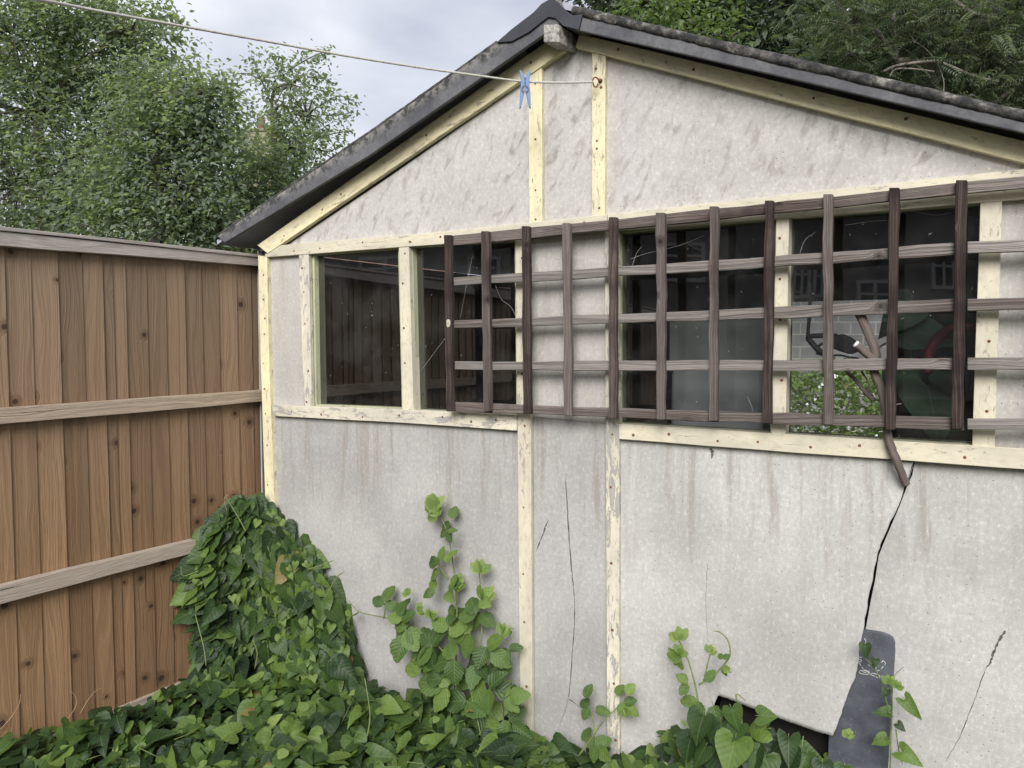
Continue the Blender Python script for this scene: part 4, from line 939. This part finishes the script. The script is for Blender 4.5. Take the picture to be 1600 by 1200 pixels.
bramble('large bindweed leaves in front of the dark gap under the broken sheet', [[(1170, 1240, .2), (1165, 1190, .17), (1150, 1150, .14)], [(1240, 1240, .2), (1250, 1190, .17), (1255, 1150, .14)], [(1160, 1160, .14), (1158, 1120, .13), (1150, 1085, .12), (1165, 1095, .12)]],
        [(1100, 1110, 54, 260, '1'), (1125, 1120, 60, -80, '1'), (1150, 1145, 66, -95, '1'), (1180, 1140, 60, -70, '1'), (1205, 1138, 50, 200, '1'), (1232, 1146, 50, -85, '1'), (1180, 1118, 34, 20, '1'), (1200, 1170, 64, -110, '1'), (1285, 1185, 40, -80, '1'), (1320, 1192, 34, -100, '1'), (1080, 1145, 50, -100, '1'), (1120, 1170, 60, -60, '1'), (1250, 1188, 50, -90, '1'), (1222, 1182, 46, -60, '1'), (1262, 1172, 36, -110, '1'), (1150, 1185, 50, -80, '1'), (1105, 1160, 46, -100, '1'), (1140, 1100, 40, -70, '1'), (1160, 1125, 46, -120, '1'), (1225, 1160, 60, -80, '1'), (1180, 1160, 60, -90, '1'), (1140, 1165, 60, -100, '1')], (1200, 1240), .17, 'bindweed under the broken sheet', hearts=True)
# ================================================================== trees
def tree(name, lab, grp, trunk, blobs, mat, tmpl, size, ncl, per, twig=.35, bark=None, crown_name='crown', seed=1, sprays=()):
    """trunk: list of (px, py, depth, radius); blobs: (px, py, depth, rx px, ry px, weight)"""
    rg = np.random.default_rng(seed); rd = random.Random(seed)
    tp = [DP(x, y, d) for x, y, d, _ in trunk]; base = tp[0].copy(); base.z = 0
    root = empty(name, base, lab, 'tree', grp)
    tubes = [tube(smoothpath([base] + tp, 4), [trunk[0][3] * 1.15 + (trunk[-1][3] - trunk[0][3] * 1.15) * i / (4 * len(tp)) for i in range(4 * len(tp) + 1)], 9, .06)]
    P, N, TT, S = [], [], [], []
    wsum = sum(b[5] for b in blobs)
    for bx, by, bd, rx, ry, wt_ in blobs:
        c = DP(bx, by, bd); sc_ = bd / F; ax = rx * sc_; az = ry * sc_; ay = (ax + az) * .5
        st = min(tp, key=lambda q: (q - c).length + (1.5 if q.z > c.z else 0))
        mid = st.lerp(c, .5) + Vector((rd.uniform(-.15, .15), rd.uniform(-.15, .15), .12))
        r0 = trunk[-1][3] * .8
        tubes.append(tube(smoothpath([st, mid, c], 4), [r0 * (1 - .075 * i) + .004 for i in range(9)], 6, .08))
        m = max(3, int(ncl * wt_ / wsum)); dirs = rnd_dirs(m, rg); rad_ = rg.uniform(.25, 1, m) ** .45
        for i in range(m):
            lump = 1 + .28 * mnoise.noise(Vector(dirs[i]) * 2.3 + c)
            q = c + Vector((dirs[i][0] * ax, dirs[i][1] * ay, dirs[i][2] * az)) * (rad_[i] * lump)
            if rd.random() < .30: tubes.append(tube([c.lerp(q, .15), c.lerp(q, .6) + Vector((0, 0, .04)), q], [.012, .007, .003], 4))
            dr_ = (Vector(dirs[i]) + Vector((rd.uniform(-.6, .6), rd.uniform(-.6, .6), rd.uniform(-.5, .5)))).normalized()
            for j in range(per):
                f = j / per; p = q + dr_ * (f - .3) * twig + Vector((rd.gauss(0, 1), rd.gauss(0, 1), rd.gauss(0, 1))) * size * (.9 + .5 * (per > 18))
                P.append(p); TT.append(dr_ * .6 + Vector((rd.uniform(-1, 1), rd.uniform(-1, 1), rd.uniform(-1, .4)))); N.append(Vector((rd.uniform(-.8, .8), rd.uniform(-.8, .8), 1))); S.append(size * rd.uniform(.6, 1.3))
    for sp in sprays:        # fine arching sprays: pixel polyline at a depth, leaves along it
        dps = sp[0]; pts = smoothpath([DP(x, y, dps) for x, y in sp[1:]], 6); tubes.append(tube(pts, [.010 * (1 - i / len(pts)) + .002 for i in range(len(pts))], 4))
        for q in pts:
            for j in range(5):
                P.append(q + Vector((rd.gauss(0, 1), rd.gauss(0, 1), rd.gauss(0, 1))) * size * .8); TT.append(Vector((rd.uniform(-1, 1), rd.uniform(-1, 1), rd.uniform(-1, .6)))); N.append(Vector((rd.uniform(-.8, .8), rd.uniform(-.8, .8), 1))); S.append(size * rd.uniform(.7, 1.2))
    tubeobj('trunk', tubes, bark or M['bark'], root)
    leaves(crown_name, tmpl, P, N, TT, S, mat, root, rg)
    return root
G1 = 'trees beyond the fence'
tree('tree', 'large pale green tree filling the upper left corner beyond the fence', G1, [(60, 600, 8.4, .09), (70, 330, 8.4, .07), (60, 180, 8.4, .05), (100, 60, 8.4, .03)],
     [(20, 60, 8.3, 100, 80, 2), (110, 40, 8.3, 95, 70, 1.7), (200, 55, 8.2, 70, 45, 1.0), (160, 120, 8.4, 75, 48, 1.1), (60, 180, 8.4, 110, 75, 2), (225, 150, 8.3, 50, 45, .6), (30, 290, 8.5, 110, 80, 2), (130, 260, 8.2, 70, 55, 1.1), (120, 340, 8.6, 110, 55, 1.5), (-60, 180, 8.5, 90, 200, 1.5), (190, 200, 8.6, 60, 35, .4)],
     M['tleaf1'], DIA, .062, 1300, 24, .36, seed=3, sprays=[(8.2, (190, 60), (225, 40), (240, 20), (255, 0)), (8.2, (240, 30), (262, 25), (278, 32), (286, 40)), (8.2, (230, 60), (255, 52), (275, 58)), (8.2, (240, 95), (262, 88), (268, 110))])
tree('tree', 'mid green leafy tree with forked dark limbs just left of centre beyond the fence', G1, [(245, 620, 7.6, .10), (240, 420, 7.6, .085), (243, 260, 7.6, .06), (250, 180, 7.6, .03)],
     [(245, 150, 7.6, 42, 42, .6), (300, 155, 7.5, 58, 32, .8), (255, 215, 7.6, 75, 50, 1.5), (330, 215, 7.6, 52, 48, 1.0), (190, 290, 7.7, 80, 60, 1.4), (280, 300, 7.6, 80, 60, 1.6), (220, 350, 7.6, 100, 40, 1.2), (330, 350, 7.7, 80, 40, 1)],
     M['tleaf1'], DIA, .058, 800, 24, .36, seed=9, sprays=[(7.5, (300, 150), (335, 135), (352, 132), (364, 148)), (7.5, (330, 170), (355, 155), (368, 165)), (7.5, (285, 140), (292, 120), (284, 115))])
tree('hawthorn', 'airy tree with thin arching sprays of leaves next to the shed roof', G1, [(440, 620, 8.8, .09), (425, 420, 8.8, .07), (430, 270, 8.8, .04), (425, 180, 8.8, .02)],
     [(455, 130, 8.8, 46, 38, .55), (480, 180, 8.8, 50, 38, .7), (440, 195, 8.8, 16, 26, .2), (400, 262, 8.7, 60, 34, 1.0), (455, 240, 8.7, 50, 40, 1.0), (370, 300, 8.6, 70, 50, 1.4), (430, 300, 8.6, 55, 45, 1.1), (350, 360, 8.6, 80, 40, 1.3), (410, 350, 8.7, 60, 40, 1)],
     M['tleaf1'], DIA, .056, 600, 20, .38, seed=21, sprays=[(8.8, (430, 180), (415, 140), (402, 110), (392, 85)), (8.8, (420, 130), (385, 115), (360, 118)), (8.8, (440, 110), (440, 90), (420, 88)), (8.8, (450, 110), (485, 90), (510, 80), (500, 88)), (8.8, (480, 120), (515, 124)), (8.8, (500, 165), (530, 150), (558, 162)), (8.8, (510, 180), (540, 178), (552, 172)), (8.8, (490, 215), (525, 208), (550, 204)), (8.8, (480, 230), (515, 236), (535, 222))])
G2 = 'trees behind the shed roof'
tree('tree', 'dark dense broadleaf tree directly behind the right roof slope', G2, [(1130, 400, 9.5, .18), (1130, 160, 9.5, .15), (1140, 40, 9.5, .1)],
     [(960, -10, 9.5, 70, 50, .8), (1060, 20, 9.4, 90, 70, 1.6), (1170, 30, 9.6, 100, 80, 2), (1260, 60, 9.6, 90, 80, 1.7), (1120, 90, 9.6, 110, 60, 1.4), (1300, 110, 9.8, 110, 70, 1.5), (1200, 130, 9.8, 120, 60, 1.2)],
     M['tleaf2'], DIA, .10, 1750, 12, .5, seed=31)
tree('sapling', 'fresh bright green sprays poking above the roof near the ridge', G2, [(1000, 300, 7.4, .03), (1000, 80, 7.4, .025), (1010, 40, 7.4, .015)],
     [(1030, 20, 7.4, 50, 18, 1), (1000, 30, 7.4, 40, 14, .7), (1090, 42, 7.4, 45, 14, .6), (1140, 58, 7.4, 30, 8, .3)], M['tleaf4'], DIA, .066, 100, 12, .35, seed=33)
feath = tree('feathery_tree', 'grey-green feathery-leaved tree at the upper right behind the roof', G2, [(1480, 500, 8.0, .10), (1470, 220, 8.0, .09), (1450, 110, 8.0, .05), (1400, 95, 7.8, .03)],
     [(1330, 40, 7.9, 60, 60, 1), (1400, 20, 7.9, 80, 55, 1.3), (1490, 30, 7.9, 80, 50, 1.3), (1580, 20, 7.9, 70, 60, 1.1), (1340, 90, 7.9, 60, 26, .6), (1450, 75, 8.1, 90, 40, 1.3), (1540, 90, 8.0, 80, 50, 1.3), (1600, 130, 8.0, 70, 50, 1), (1480, 140, 8.3, 90, 40, .9), (1650, 60, 8, 70, 90, 1)],
     M['tleaf3'], FROND, .22, 900, 5, .45, seed=41)
tree('tree', 'darker tree filling the gaps behind the feathery one at the top right', G2, [(1560, 500, 10.5, .15), (1560, 180, 10.5, .12), (1540, 60, 10.5, .08)],
     [(1420, 60, 10.5, 120, 80, 1.6), (1540, 50, 10.5, 110, 80, 1.6), (1640, 80, 10.5, 90, 110, 1.2), (1480, 150, 10.5, 130, 50, 1)], M['tleaf2'], DIA, .11, 1150, 12, .5, seed=43)
tb = [tube(smoothpath([DP(x, y, 7.7) for x, y in l], 5), r, 6, .1) for l, r in (([(1380, 112), (1400, 103), (1440, 97), (1470, 98), (1520, 118), (1560, 128)], .014), ([(1390, 120), (1400, 108), (1430, 108), (1460, 112)], .009), ([(1465, 96), (1445, 75), (1425, 58), (1440, 30)], .005), ([(1465, 98), (1475, 130), (1470, 160)], .005), ([(1490, 0), (1520, 20), (1560, 30)], .02))]
M['pbark'] = plain('pale_bark', (.22, .19, .165), .9, .3, 12)
for q in tb: tubeobj('bare_branch', [q], M['pbark'], feath)
# ================================================================== houses
M['brick'] = None
t = NT('brick_wall'); p = t.obj(); br = t.n('ShaderNodeTexBrick'); t.l(t.comb(t.math('ADD', t.sep(p)[0], t.sep(p)[1]), t.sep(p)[2]), br.inputs[0]); br.inputs['Scale'].default_value = 4.4
br.inputs[1].default_value = (.30, .14, .09, 1); br.inputs[2].default_value = (.22, .11, .08, 1); br.inputs[3].default_value = (.35, .32, .28, 1)
M['brick'] = t.done(br.outputs[0], .9)
t = NT('block_wall_blocks'); uvs = t.uv(); br = t.n('ShaderNodeTexBrick'); t.l(uvs, br.inputs[0]); br.inputs['Scale'].default_value = 1.
br.inputs['Brick Width'].default_value = .44; br.inputs['Row Height'].default_value = .215; br.inputs['Mortar Size'].default_value = .012
br.inputs[1].default_value = (.32, .31, .30, 1); br.inputs[2].default_value = (.40, .39, .37, 1); br.inputs[3].default_value = (.62, .60, .50, 1)
c = t.mix(t.mapr(t.noise(t.pos(), 3, 4), .3, .7, 0, .5), br.outputs[0], (.10, .10, .09)); M['block'] = t.done(c, .92)
M['tile'] = plain('roof_tiles', (.10, .075, .06), .9, .3, 3); M['pot'] = plain('clay_pot', (.27, .15, .11), .8); M['render'] = plain('house_render', (.30, .29, .275), .9, .12, 2)
M['stack'] = plain('buff_chimney', (.25, .23, .165), .9, .25, 6); M['darkglass'] = NT('house_window_glass').done((.03, .035, .045), .08)
# house beyond the trees with its chimney
Z = Vector((0, 0, 1))
def gable_house(name, lab, o, ax, ay, hw, hr, wallm, roofm):
    root = empty(name, o, lab, 'house')
    box('wall', o, ax, ay, Z * hw, wallm, root)
    m = ay * .5; e = ay.normalized() * .3; x = ax.normalized() * .3
    vs = [o - e - x + Z * (hw - .1), o + ax - e + x + Z * (hw - .1), o + ax + m + x + Z * hr, o + m - x + Z * hr, o + ay + e - x + Z * (hw - .1), o + ax + ay + e + x + Z * (hw - .1)]
    up = Z * .15; vs2 = [v + up for v in vs]
    fs = [(0, 1, 2, 3), (3, 2, 5, 4), (6, 7, 8, 9), (9, 8, 11, 10), (0, 6, 9, 3), (3, 9, 10, 4), (1, 7, 8, 2), (2, 8, 11, 5), (0, 1, 7, 6), (4, 5, 11, 10)]
    me = mesh('roof', vs + vs2, fs); fixn(me); link('roof', me, roofm, root)
    g = mesh('gable', [o + Z * hw + x * .1, o + ay + Z * hw + x * .1, o + m + Z * (hr - .05) + x * .1, o + ax + Z * hw - x * .1, o + ax + ay + Z * hw - x * .1, o + ax + m + Z * (hr - .05) - x * .1], [(0, 1, 2), (3, 5, 4)]); link('gable', g, wallm, root)
    return root
hc = DP(330, 600, 22); hc.z = 0
hs = gable_house('house', 'brick house almost hidden by the trees, its chimney just showing', hc, Vector((7, 0, 0)), Vector((0, 6, 0)), 4.3, 6.0, M['brick'], M['tile'])
c0, c1 = DP(377, 250, 23), DP(437, 250, 23); zt = DP(400, 200, 23).z
ch = box('chimney', Vector((c0.x, 23, 5.0)), Vector((c1.x - c0.x, 0, 0)), Vector((0, .7, 0)), Vector((0, 0, zt - 5.0 - .10)), M['stack'], hs)
box('chimney_cap', Vector((c0.x + .08, 22.95, zt - .10)), Vector((c1.x - c0.x - .16, 0, 0)), Vector((0, .8, 0)), Vector((0, 0, .10)), M['stack'], hs, .03)
cp = DP(408, 195, 23.3); tubeobj('chimney_pot', [tube([Vector((cp.x, 23.3, zt)), Vector((cp.x, 23.3, zt + .28)), Vector((cp.x, 23.3, zt + .33))], [.13, .115, .14], 12)], M['pot'], hs)
# the block wall and shrubs seen through the shed's far window
bw0, bw1 = DP(1080, 500, 13.5), DP(1560, 500, 13.5); bw0.z = bw1.z = 0
box('block_wall', bw0, bw1 - bw0, Vector((0, .2, 0)), Z * 2.6, M['block']); 
bwo = bpy.data.objects['block_wall']; tag(bwo, 'grey concrete block wall seen through the shed windows', 'wall')
me = bwo.data; lay_ = me.uv_layers[0].data
for poly in me.polygons:
    for li in poly.loop_indices:
        co = me.vertices[me.loops[li].vertex_index].co; lay_[li].uv = (co.x, co.z)
rgb = np.random.default_rng(77); n = 9000
shrub = empty('shrub', DP(1300, 600, 8.5) * 1, 'light green shrub with pale flowers behind the shed, seen through its window', 'shrub'); shrub.location.z = 0
cc = DP(1300, 640, 8.6); d_ = rnd_dirs(n, rgb) * (rgb.uniform(.35, 1, n) ** .5)[:, None] * np.array([1.35, .8, .80])[None]
Pn = d_ + np.array([cc.x, cc.y, .62])[None]; Pn = Pn[Pn[:, 2] > .03]
leaves('foliage', DIA + HEARTS[:1], Pn, rnd_dirs(len(Pn), rgb) * .8 + np.array([0, 0, 1.])[None], rnd_dirs(len(Pn), rgb), rgb.uniform(.035, .08, len(Pn)), M['leaf_y'], shrub, rgb)
kk = rgb.choice(len(Pn), 120); leaves('flowers', HEARTS[:1], Pn[kk] - np.array([0, .1, 0])[None], np.tile([0, -1., .4], (120, 1)), rnd_dirs(120, rgb), rgb.uniform(.02, .04, 120), M['white'], shrub, rgb)
tubeobj('stem', [tube([Vector((cc.x + x * .2, cc.y, 0)), Vector((cc.x + x * .5, cc.y, .5)), Vector((cc.x + x, cc.y, 1.0))], [.03, .02, .01], 6) for x in (-.8, -.3, .2, .7)], M['bark'], shrub)
# the house behind the viewer: it is what the window panes reflect
def mir(p): return p - NO * (2 * (p - A).dot(NO))
def VP(px, py, d): return mir(DP(px, py, d))
HD = 21.
fa, fb = VP(440, 535, HD), VP(1700, 535, HD); fa.z = fb.z = 0; fx = (fb - fa); back = Vector((-fx.y, fx.x, 0)).normalized()
if back.dot(A - fa) > 0: back = -back
hr_ = gable_house('terraced_house', 'long rendered house with white windows facing the shed across the garden', fa, fx, back * 7, 5.4, 8.6, M['render'], M['tile'])
fxn = fx.normalized(); fout = -back
for (x0, x1, y0, y1) in ((1232, 1262, 408, 468), (1268, 1300, 412, 468), (1340, 1390, 440, 500), (1452, 1492, 398, 452), (1040, 1100, 380, 440), (560, 640, 400, 455), (730, 780, 400, 455), (880, 940, 400, 455)):
    p0 = VP(x0, y1, HD); p1 = VP(x1, y1, HD); zz0, zz1 = VP(x0, y1, HD).z, VP(x0, y0, HD).z
    a = fa + fxn * (p0 - fa).dot(fxn); b = fa + fxn * (p1 - fa).dot(fxn); a.z = b.z = zz0; wv = b - a
    fr_ = empty('tmp', (0, 0, 0)); bpy.data.objects.remove(fr_); ws = []
    H_ = Z * (zz1 - zz0); tk = .09; wn_ = wv.normalized()
    for q, dx, dz in ((a, wv, Z * tk), (a + H_ - Z * tk, wv, Z * tk), (a + Z * tk, wn_ * tk, H_ - Z * 2 * tk), (b - wn_ * tk + Z * tk, wn_ * tk, H_ - Z * 2 * tk), (a + wv * .5 - wn_ * .04 + Z * tk, wn_ * .08, H_ - Z * 2 * tk), (a + H_ * .62 + wn_ * tk, wv - wn_ * 2 * tk, Z * .06)):
        q = q + fout * .06; s = [(q, q + dz, q + dz - fout * .08, q - fout * .08)]; s.append(tuple(p + dx for p in s[0])); ws.append(prism_sections(s))
    vs, fs, uv = merge(ws); me = mesh('window', vs, fs, uv); fixn(me); wo = link('window', me, M['white'], hr_)
    q = a + fout * .02; me = mesh('pane', [q, q + wv, q + wv + H_, q + H_], [(0, 1, 2, 3)]); me.transform(Matrix.Translation(-hr_.location)); me.materials.append(M['darkglass'])
    po = bpy.data.objects.new('pane', me); COL.objects.link(po); po.parent = wo
